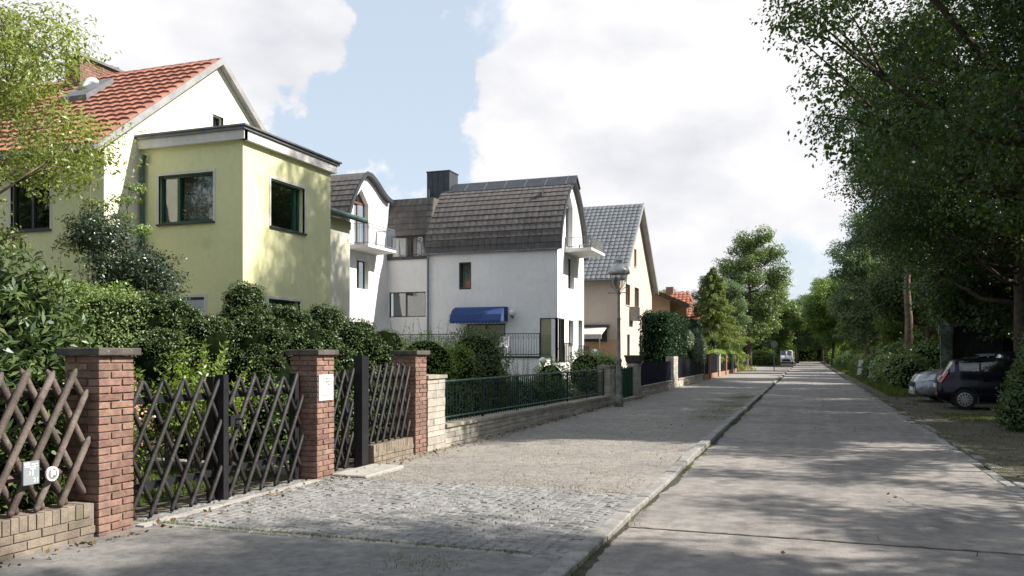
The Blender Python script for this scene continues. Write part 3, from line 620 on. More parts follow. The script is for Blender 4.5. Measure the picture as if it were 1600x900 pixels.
w = MB(); wall(w, mpX(-10.8), [(36.7, 0), (41.5, 0)]+gB[::-1], [door_shape(38.05, 39.35, 6.6, 8.75, 9.45), (38.5, 4.75, 39.6, 6.25), (38.6, 1.95, 39.5, 3.23), (40.4, 1.14, 41.2, 3.3), [(36.7, 1.19), (37.87, 1.19), (37.87, 3.26), (36.7, 3.26)]], .3)
wall(w, mpY(36.7), [(-17.3, 0), (-10.8, 0), (-10.8, 6.45), (-17.3, 6.45)], [(-15.71, 4.68, -15.08, 5.98), (-15.3, 1.5, -13.35, 3.02), (-11.65, 1.19, -10.8, 3.26)], .16)
wall(w, mpYb(41.5), [(-19.7, 0), (-10.8, 0), (-10.8, 6.45), (-19.7, 6.45)]); wall(w, mpX(-17.3), [(36.7, 0), (41.5, 0)]+gB[::-1]); w.build('front_gable_wall', M['white'], WH)
w = MB(); wall(w, mpY(37.02), [(-19.7, 0), (-17.3, 0), (-17.3, 6.3), (-19.7, 6.3)], [(-19.62, 3.42, -17.62, 4.66)], .14); w.build('link_wall', M['white'], WH)
w = MB(); w.box((-19.7, 36.94, 6.26), (-17.32, 37.2, 6.36)); w.build('window_ledge', M['zinc'], WH)
lr = MB(); lr.prism([(-19.75, 36.95, 7.42), (-19.75, 37.35, 9.3), (-19.75, 41, 9.4), (-19.75, 41, 7.42)], (2.42, 0, 0)); lr.box((-19.75, 36.97, 6.36), (-19.5, 37.4, 7.42)); lr.box((-17.6, 36.97, 6.36), (-17.33, 37.4, 7.42)); lr = lr.build('link_roof', M['browntile'], WH)
tb = tilemesh(.3, .36, .035, 'browntile', .01, 'roof_tile')
pieces('roof_tile', [tb], tile_mats((-19.74, 36.93, 7.45), (1, 0, 0), Vector((0, .4, 1.88)).normalized(), 8, 6, .3, .315), lr)
window(WH, mpY(37.02), -19.5, 6.37, -17.62, 7.4, .05, .05, (.5,), curtain='trim', cspan=(.03, .44)); window(WH, mpY(37.02), -19.62, 3.42, -17.62, 4.66, .12, .05, (.46,), curtain='trim', cspan=(.06, .4))
def barrel(x0, x1, yc, name, near_tiles=True):
    rear = yc < 36; hw = 1.85 if rear else 2.4
    pr = profA(.14) if rear else arch(yc, 2.4, 6.42, 3.55, 14, .14); pi = profA(.02) if rear else arch(yc, 2.4, 6.42, 3.55, 14, .02); m = MB(); n = len(pr)
    m.add([(x, *p) for x in (x0, x1) for p in pr+pi], [(i, i+1, 2*n+i+1, 2*n+i) for i in range(n-1)]+[(n+i, n+i+1, 3*n+i+1, 3*n+i) for i in range(n-1)]+[(i, i+1, n+i+1, n+i) for i in range(n-1)]+[(2*n+i, 2*n+i+1, 3*n+i+1, 3*n+i) for i in range(n-1)]+[(0, n, 3*n, 2*n), (n-1, 2*n-1, 4*n-1, 3*n-1)])
    rf = m.build(name, M['browntile'], WH)
    # tile rows follow the arc by equal steps of its length
    A = [Vector((0, *p)) for p in arch(yc, hw, 6.42, 3.55, 60, .15)[:61]]; cum = [0]
    for a, b in zip(A, A[1:]): cum.append(cum[-1]+(b-a).length)
    rows = int(cum[-1]/.335); nx = int((x1-x0)/.31); pw = (x1-x0)/nx; out = []
    def at(s):
        for i in range(60):
            if cum[i+1] >= s: f = (s-cum[i])/(cum[i+1]-cum[i]); return A[i].lerp(A[i+1], f)
        return A[60]
    for j in range(rows):
        a, b = at(j*.335), at((j+1)*.335); out += tile_mats((x0, a.y, a.z), (1, 0, 0), (b-a).normalized(), nx, 1, pw, .335)
    pieces('roof_tile', [tb], out, rf); 
    return rf, at
rA, _ = barrel(-27.1, -19.5, 34.6, 'rear_barrel_roof'); rB, _ = barrel(-17.45, -10.62, 39.1, 'front_barrel_roof')
w = MB()
for x in (-19.5, -10.62):
    yc = 34.6 if x < -15 else 39.1; o, i_ = (profA(.19), profA(0)) if x < -15 else (arch(yc, 2.4, 6.42, 3.55, 14, .19), arch(yc, 2.4, 6.42, 3.55, 14, .0))
    for a, b, c, d in zip(o, o[1:], i_, i_[1:]): w.prism([(x, *a), (x, *b), (x, *d), (x, *c)], (.05, 0, 0))
w.build('verge_trim', M['zinc'], WH)
w = MB(); zr = 10.2
for y0, s in ((39.1, -1), (39.1, 1)): w.prism([(-17.0, y0, zr), (-10.5, y0, zr), (-10.5, y0+s*.62, zr-.52), (-17.0, y0+s*.62, zr-.52)], (0, 0, .07))
rc = w.build('ridge_cap', M['zinc'], WH)
for i in range(6): w = MB(); x = -16.2+1.05*i; w.prism([(x, 39.1, zr+.075), (x+.03, 39.1, zr+.075), (x+.03, 38.48, zr-.445), (x, 38.48, zr-.445)], (0, 0, .02)); w.build('seam', M['steel'], rc)
w = MB(); w.box((-18.3, 38.6, 9.0), (-17.05, 39.7, 10.85)); w.box((-18.33, 38.57, 10.85), (-17.02, 39.73, 10.91)); [w.box((-18.3+.31*i-.01, 38.585, 9.0), (-18.3+.31*i+.01, 38.6, 10.85)) for i in range(1, 4)]; w.cyl((-18.1, 38.35, 9.3), (-18.1, 38.35, 9.95), .06); w.build('chimney', M['zinc'], WH)
# windows in the gables, corner bay
def door(mp, a, b, z0, z1, z2, fm, dep=.28):
    f = MB(); t = .06; bx = lambda p, q: f.box(p, q, lambda x, y_, z: mp(x, y_, z))
    for q in (a, (a+b)/2-t/2, b-t): bx((q, z0, dep-.06), (q+t, z1, dep))
    bx((a, z1-.05, dep-.07), (b, z1+.05, dep)); bx((a, z0, dep-.06), (b, z0+.25, dep)); c = (a+b)/2
    for p, q in ((a, c), (b, c)): f.prism([mp(p, z1, dep), mp(q, z2, dep), mp(q, z2-.09, dep), mp(p+(.1 if p < q else -.1), z1, dep)], Vector(mp(0, 0, -.06))-Vector(mp(0, 0, 0)))
    o = f.build('balcony_door', M[fm], WH); g = MB(); g.quad(*[mp(u, v, dep-.02) for u, v in door_shape(a, b, z0, z1, z2)]); g.build('pane', M['glass'], o)
    g = MB(); g.quad(*[mp(u, v, dep+.8) for u, v in ((a-.3, z0-.2), (b+.3, z0-.2), (b+.3, z2), (a-.3, z2))]); g.build('dark_backing', M['interior'], o)
    g = MB()
    for i in range(16): u = a+.08+i*.03; g.quad(mp(u, z0+.1, dep+.1+.02*(i % 2)), mp(u+.03, z0+.1, dep+.1+.02*((i+1) % 2)), mp(u+.03, z1, dep+.1+.02*((i+1) % 2)), mp(u, z1, dep+.1+.02*(i % 2)))
    g.build('curtain', M['lace'], o)
door(mpX(-19.7), 33.75, 35.1, 6.6, 8.7, 9.35, 'brownframe'); door(mpX(-10.8), 38.05, 39.35, 6.6, 8.75, 9.45, 'bargeboard')
window(WH, mpX(-19.7), 33.97, 4.66, 35.1, 6.0, .28, .05, (.5,), curtain='lace', cspan=(.1, .6)); window(WH, mpX(-19.7), 33.97, 2.0, 35.1, 3.1, .28, .05, curtain='yblind')
for a in ((38.5, 4.75, 39.6, 6.25), (38.6, 1.95, 39.5, 3.23), (40.4, 1.14, 41.2, 3.3)): window(WH, mpX(-10.8), *a, .26, .06)
window(WH, mpY(36.7), -15.71, 4.68, -15.08, 5.98, .12, .06, curtain='lace', cspan=(.2, 1)); window(WH, mpY(36.7), -15.3, 1.5, -13.35, 3.02, .12, .06, (.5,), curtain='yblind')
window(WH, mpY(36.7), -11.65, 1.19, -10.86, 3.26, .06, .05, (), curtain='yblind', cspan=(0, 1), back=False, name='bay_window'); window(WH, mpX(-10.8), 36.76, 1.19, 37.87, 3.26, .06, .05, (.4,), back=False, name='bay_window')
w = MB(); w.box((-10.86, 36.7, 1.19), (-10.8, 36.76, 3.26)); w.build('bay_corner_post', M['darkframe'], WH)
w = MB(); w.box((-12.4, 38, 1.0), (-12.3, 36.9, 3.5)); w.build('room_partition', M['interior'], WH)
def railing(name, parent, pts, z0, z1, step=.12, m='blackmetal', scroll=False, r=.009):
    mb = MB()
    for (ax, ay), (bx_, by) in zip(pts, pts[1:]):
        L_ = math.hypot(bx_-ax, by-ay); n = max(2, int(L_/step))
        for z in (z0+.08, z1): mb.cyl((ax, ay, z), (bx_, by, z), .018, n=5)
        for i in range(n+1):
            f = i/n; x = ax+(bx_-ax)*f; y_ = ay+(by-ay)*f; big = i in (0, n); mb.cyl((x, y_, z0), (x, y_, z1+.03*big), r*(2.2 if big else 1), n=4)
            if scroll and i < n and i % 2 == 0:
                cx, cy = x+(bx_-ax)/L_*step, y_+(by-ay)/L_*step; rr = .07; q = [(cx+(bx_-ax)/L_*rr*math.cos(t), cy+(by-ay)/L_*rr*math.cos(t), z1-.16+rr*math.sin(t)) for t in [k*math.pi/4 for k in range(9)]]
                mb.tube(q, [.008]*9, 4)
    return mb.build(name, M[m], parent)
for (a, b, c, e, z, hh, mt, nm) in ((-19.7, -18.65, 33.2, 35.9, 6.4, .95, 'bluegrey', 'curved steel'), (-10.8, -9.5, 37.9, 40.6, 6.42, .5, 'steel', 'low steel')):
    w = MB(); w.prism([(a, c, z-.02), (b, c, z+.05), (b, c, z+.17), (a, c, z+.17)], (0, e-c, 0)); bl = w.build('balcony', M['white'], WH)
    railing('railing', bl, [(a+.02, c+.04), (b-.04, c+.04), (b-.04, e-.04), (a+.02, e-.04)], z+.17, z+.17+hh, .1, mt, hh > .6)
# blue awning
w = MB(); x0, x1 = -15.78, -13.22; pf = [(0, 3.8), (-.3, 3.79), (-.62, 3.66), (-.85, 3.42), (-.95, 3.12)]; n = 14
for a, b in zip(pf, pf[1:]): w.prism([(x0, 36.69+a[0], a[1]), (x1, 36.69+a[0], a[1]), (x1, 36.69+b[0], b[1]), (x0, 36.69+b[0], b[1])], (0, -.012, .015))
for x in (x0, x1-.02): w.prism([(x, 36.69+a, z) for a, z in pf]+[(x, 36.69, 3.12)], (.02, 0, 0))
for i in range(n*2):
    a, b = x0+(x1-x0)*i/(2*n), x0+(x1-x0)*(i+1)/(2*n); za = 3.0+(.05 if i % 2 else 0); zb_ = 3.0+(0 if i % 2 else .05)
    w.quad((a, 35.735, 3.13), (b, 35.735, 3.13), (b, 35.735, zb_), (a, 35.735, za))
w.build('awning', M['awning'], WH)
w = MB(); w.ball((-12.95, 36.45, 3.52), .15); o = w.build('wall_lamp', M['globe'], WH, smooth=True); w = MB(); w.cyl((-12.95, 36.7, 3.3), (-12.95, 36.45, 3.36), .03); w.cyl((-12.95, 36.45, 3.33), (-12.95, 36.45, 3.4), .06); w.build('bracket', M['blackmetal'], o)
w = MB(); w.cyl((-17.3, 36.6, .1), (-17.3, 36.6, 6.5), .055); w.cyl((-17.5, 36.55, 6.42), (-10.7, 36.55, 6.42), .05); w.build('downpipe', M['bluegrey'], WH)
w = MB(); w.box((-19.2, 34.9, 0), (-11.1, 36.68, 1.42)); w.build('terrace_wall', M['white'], WH); w = MB(); w.box((-19.25, 34.84, 1.421), (-11.05, 36.68, 1.5)); tr_ = w.build('terrace_slab', M['greenmetal'], WH)
railing('railing', tr_, [(-19.2, 34.92), (-13.2, 34.92), (-11.1, 34.92)], 1.5, 2.5, .12, 'blackmetal', True)
railing('french_balcony', WH, [(-10.75, 36.75), (-10.5, 36.75), (-10.5, 38.0), (-10.75, 38.0)], 1.2, 2.1, .1); railing('french_balcony', WH, [(-10.75, 40.3), (-10.5, 40.3), (-10.5, 41.3), (-10.75, 41.3)], 1.1, 2.0, .1)
for i in range(2):
    x = -14.4+i*1.1; t = thing('garden_chair', ['left one of two white chairs on the terrace behind the black railing', 'right one of two white chairs on the terrace behind the black railing'][i], 'chair', (x+.2, 35.5, 1.5), 0, 'white chairs on the terrace')
    w = MB(); w.box((x, 35.3, 1.9), (x+.45, 35.72, 1.94)); w.build('seat', M['trim'], t)
    w = MB(); w.prism([(x, 35.72, 1.94), (x+.45, 35.72, 1.94), (x+.43, 35.84, 2.4), (x+.02, 35.84, 2.4)], (0, .03, 0)); w.build('backrest', M['trim'], t)
    for a, b in ((.02, .02), (.39, .02), (.02, .36), (.39, .36)): w = MB(); w.box((x+a, 35.3+b, 1.5), (x+a+.04, 35.34+b, 1.9)); w.build('leg', M['trim'], t)

# ---------------------------------------------------------------- tan house with grey roof
TH = thing('house', 'tan rendered house with steep grey tiled roof beyond the white house', 'house', (-15, 56, 0))
w = MB(); g = [(50.2, 0), (61.3, 0), (61.3, 6.4), (55.75, 11.55), (50.2, 6.4)]
hl = [(52.7, 7.4, 53.5, 8.6), (54.7, 7.4, 55.5, 8.6), (51.9, 4.7, 53.4, 6.05), (54.8, 4.75, 56.4, 6.05), (52.4, 1.3, 53.25, 2.85), (56.5, 1.3, 57.5, 2.87)]
wall(w, mpX(-10.8), g, hl, .15); wall(w, mpY(50.2), [(-22, 2.5), (-10.8, 2.5), (-10.8, 6.4), (-22, 6.4)]); wall(w, mpX(-22), g); wall(w, mpYb(61.3), [(-22, 0), (-10.8, 0), (-10.8, 6.4), (-22, 6.4)]); w.build('wall', M['tan'], TH)
w = MB(); w.quad((-22, 50.2, 0), (-10.8, 50.2, 0), (-10.8, 50.2, 2.5), (-22, 50.2, 2.5)); w.build('ground_floor_wall', M['orange'], TH)  # orange band: warm light under the awning put into the wall colour
for i, a in enumerate(hl): window(TH, mpX(-10.8), *a, .14, .07, (.5,) if i in (2, 3) else (), fm='brownframe' if i < 4 else 'darkframe', curtain='redprint' if i in (0, 1, 2, 3) else None, cspan=(0, 1), sill='trim')
su = Vector((0, 5.95, 5.52)).normalized(); tg = tilemesh(.31, .4, .03, 'greytile', .045, 'roof_tile')
rf = MB(); rf.prism([(-22.4, 49.8, 6.1), (-10.4, 49.8, 6.1), (-10.4, 55.75, 11.62), (-22.4, 55.75, 11.62)], (0, 0, .1)); rf.prism([(-22.4, 61.7, 6.1), (-10.4, 61.7, 6.1), (-10.4, 55.75, 11.62), (-22.4, 55.75, 11.62)], (0, 0, .1)); rf = rf.build('roof', M['greytile'], TH)
pieces('roof_tile', [tg], tile_mats((-10.4-38*.315, 49.75, 6.19), (1, 0, 0), su, 38, 21, .315, .385, 0, 0), rf)
w = MB()
for yy in (49.8, 61.7): w.prism([(-10.4, yy, 5.95), (-10.4, yy, 6.24), (-10.4, 55.75, 11.8), (-10.4, 55.75, 11.5)], (.06, 0, 0)); w.prism([(-10.8, yy, 6.05), (-10.4, yy, 6.05), (-10.4, 55.75, 11.58), (-10.8, 55.75, 11.58)], (0, 0, .02))
w.build('barge_board', M['bargeboard'], TH)
w = MB(); w.cyl((-22.4, 49.72, 6.12), (-10.4, 49.72, 6.12), .07); w.build('gutter', M['steel'], TH)
w = MB(); w.prism([(-13.6, 50.15, 3.2), (-11.6, 50.15, 3.2), (-11.5, 48.3, 2.72), (-13.6, 48.3, 2.72)], (0, 0, .06)); w.box((-13.6, 48.25, 2.5), (-11.5, 48.3, 2.75)); w.cyl((-11.7, 48.6, 2.7), (-12.0, 49.9, 1.9), .03); w.build('awning', M['awnwhite'], TH)
w = MB(); w.box((-13.65, 50.0, 3.22), (-11.45, 50.18, 3.4)); w.box((-13.62, 50.1, 2.35), (-11.6, 50.19, 3.2)); w.build('awning_case', M['zinc'], TH)
w = MB(); w.box((-10.8, 53.1, 3.75), (-10.35, 54.3, 4.65)); [w.box((-10.36, 53.1+.12*i, 3.75), (-10.33, 53.14+.12*i, 4.65)) for i in range(10)]; w.build('air_conditioner', M['steel'], TH)

# ---------------------------------------------------------------- far houses
OH = thing('house', 'orange rendered bungalow with dark low-pitched gable roof behind the ivy hedge', 'house', (-16, 78, 0))
gp = [(-20.5, 0), (-11.3, 0), (-11.3, 6.35), (-16, 8.4), (-20.5, 6.35)]
w = MB(); wall(w, mpY(73.2), gp, [(-13.2, 3.4, -12.2, 4.7)], .14); wall(w, mpX(-11.3), [(73.2, 0), (84, 0), (84, 6.35), (73.2, 6.35)], [(75, 3.4, 76.3, 4.8), (79, 3.4, 80.3, 4.8)], .14); wall(w, mpYb(84), gp); wall(w, mpX(-20.5), [(73.2, 0), (84, 0), (84, 6.35), (73.2, 6.35)]); w.build('wall', M['orange'], OH)
window(OH, mpY(73.2), -13.2, 3.4, -12.2, 4.7); window(OH, mpX(-11.3), 75, 3.4, 76.3, 4.8); window(OH, mpX(-11.3), 79, 3.4, 80.3, 4.8)
w = MB()
for sx in (-1, 1): w.prism([(-16, 72, 8.55), (-16+sx*6.5, 72, 5.72), (-16+sx*6.5, 84.8, 5.72), (-16, 84.8, 8.55)], (0, 0, .16))
w.build('roof', M['zinc'], OH)
w = MB()
for sx in (-1, 1): w.prism([(-16, 71.94, 8.3), (-16+sx*6.5, 71.94, 5.5), (-16+sx*6.5, 71.94, 5.9), (-16, 71.94, 8.73)], (0, .06, 0))
w.build('barge_board', M['bark'], OH)
w = MB(); w.cyl((-9.48, 72, 5.72), (-9.48, 84.8, 5.72), .09); w.tube([(-9.6, 72.3, 5.6), (-11.2, 73.1, 5.1), (-11.2, 73.1, .2)], [.05]*3, 6); w.build('gutter', M['steel'], OH)
RH = thing('house', 'distant house with bright orange-red hip roof and brick chimney behind the bungalow', 'house', (-15, 95, 0))
w = MB(); w.box((-20, 90.8, 0), (-11.4, 100, 5.3)); w.build('wall', M['cream'], RH)
w = MB(); a = [(-21, 90, 5.2), (-10.5, 90, 5.2), (-10.5, 101, 5.2), (-21, 101, 5.2)]; r1, r2 = (-12.6, 94, 8.5), (-18.5, 94, 8.5)
w.add(a+[r1, r2], [(0, 1, 4, 5), (1, 2, 4), (2, 3, 5, 4), (3, 0, 5), (0, 3, 2, 1)]); rr = w.build('roof', M['orangetile'], RH)
tfar = tilemesh(.44, .5, .05, 'orangetile', .05, 'roof_tile'); U = Vector((0, 4, 3.3)).normalized(); ml = [m_ for m_ in tile_mats((-20.9, 90, 5.25), (1, 0, 0), U, 22, 11, .46, .46) if m_.translation.x < -10.7-(m_.translation.y-90)*.5 and m_.translation.x > -20.8+(m_.translation.y-90)*.6]
pieces('roof_tile', [tfar], ml, rr)
w = MB(); w.prism([(-10.5, 90, 5.15), (-10.3, 90, 5.15), (-12.45, 94, 8.5), (-12.7, 94, 8.5)], (0, 0, .16)); w.build('hip_ridge', M['redtile'], rr)
w = MB(); w.box((-14.9, 93.6, 8), (-14.1, 94.4, 9.1)); w.build('chimney', M['brick'], rr)
window(RH, mpX(-11.38), 93, 3.2, 94.3, 4.6, .02, .06, (.5,), back=False)

# ---------------------------------------------------------------- brick pillars, lattice fences and gates
FX = -5.7                                     # street face of the boundary line
def pillar(y0, label, side=.38, h=1.585):
    t = thing('brick_pillar', label, 'pillar', (FX-side/2, y0+side/2, .0)); g = .012
    m = MB(); m.box((FX-side+g, y0+g, -.05), (FX-g, y0+side-g, h)); m.build('mortar_core', M['mortar'], t)
    ml = []; n = 24; hh = h/n; cx, cy = FX-side/2, y0+side/2
    for j in range(n):
        z = (j+.5)*hh; fl = j % 2
        for k in range(4):
            a = k*math.pi/2; off = (side-.24-.0)/2*(1 if fl else -1); dpt = (side-.115)/2
            p = Matrix.Rotation(a, 4, 'Z') @ Vector((off, -dpt, 0))
            ml.append(Matrix.Translation((cx+p.x+random.uniform(-.003, .003), cy+p.y+random.uniform(-.003, .003), z)) @ Matrix.Rotation(a+random.uniform(-.008, .008)+(math.pi if random.random() < .5 else 0), 4, 'Z'))
    pieces('brick', BRP, ml, t)
    q = MB(); e = .05; q.box((FX-side-e, y0-e, h+.002), (FX+e, y0+side+e, h+.068)); c = q.build('cap', M['cap'], t)
    md = c.modifiers.new('bevel', 'BEVEL'); md.width = .008; md.segments = 2
    return t
BRP = [brick_mesh(.243, .118, .054, i+40) for i in range(6)]
pillar(5.52, 'nearest red brick pillar with dark cap, between the brown lattice fence and the driveway gate')
pillar(8.88, 'middle red brick pillar with dark cap that carries the white sign')
pillar(11.62, 'farthest red brick pillar, standing against the pale stone pillar')
def lowwall(y0, y1, h, label):
    t = thing('low_wall', label, 'wall', (FX-.12, (y0+y1)/2, 0)); m = MB(); m.box((FX-.23, y0+.005, -.05), (FX-.032, y1-.005, h-.012)); m.build('mortar_core', M['mortar'], t)
    BF = [brick_mesh(.24, .115, .062, i+90, 'buff') for i in range(5)]; BS = [brick_mesh(.235, .066, .12, i+95, 'buff') for i in range(4)]
    ml = brick_course_wall(t, 'y', y0, y1, FX-.0785, .0, h-.13, BF, .24, .072); pieces('brick', BF, ml, t)
    ml = []; yy = y0+.036
    while yy < y1-.03: ml.append(Matrix.Translation((FX-.138+random.uniform(-.003, .003), yy, h-.062+random.uniform(-.002, .002)))); yy += .075
    pieces('brick', BS, ml, t)
    # the end face
    ml = [Matrix.Translation((FX-.13, y0+.056, .036+.072*i)) for i in range(int((h-.13)/.072))]; pieces('brick', BF, ml, t)
    return t
lowwall(2.6, 5.5, .34, 'low buff brick wall under the brown lattice fence, capped with upright bricks')
lowwall(10.34, 11.6, .32, 'low buff brick wall under the black lattice panel, between wicket post and pillar')
def lattice(t, y0, y1, z0, z1, x, r, sp, tan, mt, rnd=.006, ends=.03, off=0):
    """two crossing layers of round poles; the front layer leans away from the camera"""
    W_ = z1-z0
    for layer, sgn in ((0, 1), (1, -1)):
        xx = x+(r*1.02 if layer == 0 else -r*1.02); n = int((y1-y0+2*W_*tan)/sp)+3
        for i in range(-n, n):
            c = y0+i*sp+off+(sp*.5 if layer else 0); a0, a1 = 0, W_
            # y = c + sgn*tan*z, clip in y
            if sgn > 0: a0 = max(a0, (y0-c)/tan); a1 = min(a1, (y1-c)/tan)
            else: a0 = max(a0, (c-y1)/tan); a1 = min(a1, (c-y0)/tan)
            if a1-a0 < .16: continue
            j = random.uniform(-rnd, rnd); e1 = random.uniform(.0, ends) if a1 >= W_-.001 else 0
            p = Vector((xx, c+sgn*tan*a0+j, z0+a0)); q = Vector((xx+random.uniform(-rnd, rnd)*.5, c+sgn*tan*(a1+e1)+random.uniform(-rnd, rnd), z0+a1+e1)); d = (q-p).normalized()
            m = MB(); rr = r*random.uniform(.92, 1.08); m.tube([p, p+d*.03, q-d*.05, q], [rr*.75, rr, rr*.97, rr*.3], 8); m.build('pole', M[mt], t, smooth=True)
t = thing('lattice_fence', 'brown rustic lattice fence of round poles on the low wall, overhung by rhododendron', 'fence', (FX-.12, 4.2, .34))
lattice(t, 2.7, 5.48, .35, 1.43, FX-.1, .029, .225, .56, 'brownwood', .012, .06)
for z in (.62, 1.28): w = MB(); w.cyl((FX-.2, 2.7, z), (FX-.2, 5.5, z), .035); w.build('rail', M['brownwood'], t, smooth=True)
def gate_leaf(y0, y1, label, hinge):
    t = thing('driveway_gate', label, 'gate', (-5.9, y0 if hinge < 0 else y1, .05), 0, 'leaves of the driveway gate')
    lattice(t, y0+.05, y1-.03, .06, 1.33, -5.88, .0235, .272, .56, 'blackwood', .006, .05)
    for yy in (y0, y1-.09):
        w = MB(); w.box((-6.02, yy, .03), (-5.93, yy+.09, 1.36)); w.build('frame_post', M['blackmetal'], t)
    for z in (.3, 1.12): w = MB(); w.box((-6.0, y0+.09, z), (-5.945, y1-.09, z+.07)); w.build('rail', M['blackmetal'], t)
    return t
g1 = gate_leaf(5.95, 7.34, 'left leaf of the black lattice driveway gate, next to the nearest brick pillar', -1)
g2 = gate_leaf(7.36, 8.84, 'right leaf of the black lattice driveway gate, next to the pillar with the sign', 1)
w = MB(); w.box((-5.93, 7.28, .03), (-5.82, 7.36, 1.38)); w.build('meeting_post', M['blackmetal'], g1)
w = MB(); w.box((-5.85, 7.37, .82), (-5.8, 7.52, .94)); w.cyl((-5.8, 7.46, .9), (-5.72, 7.46, .9), .012); w.cyl((-5.72, 7.46, .9), (-5.72, 7.58, .9), .012); w.build('lock', M['blackmetal'], g2)
t = thing('wicket_gate', 'narrow black lattice wicket gate between the sign pillar and the tall black post', 'gate', (-5.9, 9.3, .05))
lattice(t, 9.32, 9.98, .06, 1.36, -5.86, .02, .21, .5, 'blackwood', .006, .05)
for yy in (9.28, 9.93): w = MB(); w.box((-6.0, yy, .03), (-5.92, yy+.08, 1.38)); w.build('frame_post', M['blackmetal'], t)
for z in (.25, 1.12): w = MB(); w.box((-5.99, 9.36, z), (-5.93, 9.93, z+.06)); w.build('rail', M['blackmetal'], t)
w = MB(); w.box((-5.87, 10.05, -.05), (-5.74, 10.2, 1.57)); w.box((-5.9, 10.2, -.05), (-5.78, 10.3, 1.5)); tag(w.build('gate_post', M['blackmetal']), 'tall square black post beside the wicket gate', 'post')
t = thing('lattice_fence', 'short black lattice fence panel between the tall black post and the farthest brick pillar', 'fence', (-5.85, 10.95, .32))
lattice(t, 10.32, 11.58, .33, 1.42, -5.8, .021, .19, .46, 'blackwood', .006, .05)
for z in (.6, 1.25): w = MB(); w.cyl((-5.88, 10.3, z), (-5.88, 11.6, z), .03); w.build('rail', M['blackwood'], t, smooth=True)
w = MB(); w.box((-5.7, 9.2, .0), (-5.2, 10.25, .075)); o = w.build('step_slab', M['slab']); tag(o, 'pale stone threshold slab in front of the wicket gate', 'slab'); md = o.modifiers.new('bevel', 'BEVEL'); md.width = .012
w = MB(); w.box((-5.72, 5.95, .0), (-5.62, 8.86, .055)); o = w.build('threshold', M['slab']); tag(o, 'long worn stone threshold strip running under the black driveway gate', 'threshold')

def text(name, s, size, loc, rot, m, parent=None, align='CENTER', ext=.0005):
    cu = bpy.data.curves.new(name, 'FONT'); cu.body = s; cu.size = size; cu.extrude = ext; cu.align_x = align; cu.align_y = 'CENTER'; tmp = bpy.data.objects.new('tmp', cu); COL.objects.link(tmp)
    dg = bpy.context.evaluated_depsgraph_get(); me = bpy.data.meshes.new_from_object(tmp.evaluated_get(dg)); bpy.data.objects.remove(tmp); me.name = name; me.materials.clear(); me.materials.append(m)
    o = link(name, me, parent); o.location = Vector(loc)-(wloc(parent) if parent else Vector((0, 0, 0))); o.rotation_euler = rot; return o
RX = (R(90), 0, R(90))                        # text that faces the road
t = thing('house_sign', 'white enamel sign on the middle brick pillar, small olive emblem and a line of print', 'sign', (FX+.01, 9.02, 1.0))
w = MB(); w.box((FX+.001, 8.9, 1.02), (FX+.016, 9.22, 1.34)); w.build('plate', M['sign'], t)
for i in range(3):
    for j in range(3):
        w = MB(); yy = 9.04+i*.04; z = 1.2+j*.038; w.box((FX+.016, yy, z), (FX+.0175, yy+(.034 if (i+j) % 3 else .02), z+.03)); w.build('emblem_block', M['olive'] if (i+j) % 2 else M['signgrey'], t)
w = MB(); 
for i in range(16): w.box((FX+.016, 8.925+i*.0165, 1.075), (FX+.0172, 8.925+i*.0165+random.uniform(.008, .014), 1.085+random.uniform(0, .005)))
w.build('print_line', M['print_'], t)
t = thing('marker_plate', 'small grey marker plate with white T and 21, fixed to the brown lattice fence', 'sign', (FX, 4.85, .58))
w = MB(); w.box((FX+.0, 4.775, .585), (FX+.02, 4.915, .765)); w.build('plate', M['signgrey'], t); X0 = FX+.0215
text('letter', 'T', .085, (X0, 4.855, .68), RX, M['whiteprint'], t); text('digits', '21', .05, (X0, 4.885, .615), RX, M['whiteprint'], t); text('digits', '. 3', .04, (X0, 4.82, .672), RX, M['whiteprint'], t)
w = MB(); w.box((FX+.02, 4.785, .722), (FX+.0215, 4.905, .727)); w.box((FX+.02, 4.785, .735), (FX+.0215, 4.83, .757)); w.box((FX+.02, 4.845, .74), (FX+.0215, 4.9, .745)); w.build('print_line', M['whiteprint'], t)
t = thing('round_sign', 'small round white sticker sign on a lattice pole beside the grey marker plate', 'sign', (FX, 5.05, .6))
w = MB(); w.cyl((FX-.01, 5.05, .64), (FX+.008, 5.05, .64), .058, n=20); w.build('disc', M['sign'], t)
w = MB(); w.cyl((FX+.008, 5.05, .64), (FX+.01, 5.05, .64), .043, n=18); w.build('dark_ring', M['print_'], t); w = MB(); w.box((FX+.01, 5.03, .615), (FX+.0115, 5.045, .66)); w.box((FX+.01, 5.05, .63), (FX+.0115, 5.075, .665)); w.cyl((FX+.01, 5.04, .668), (FX+.0115, 5.04, .668), .01); w.build('pictogram', M['sign'], t)

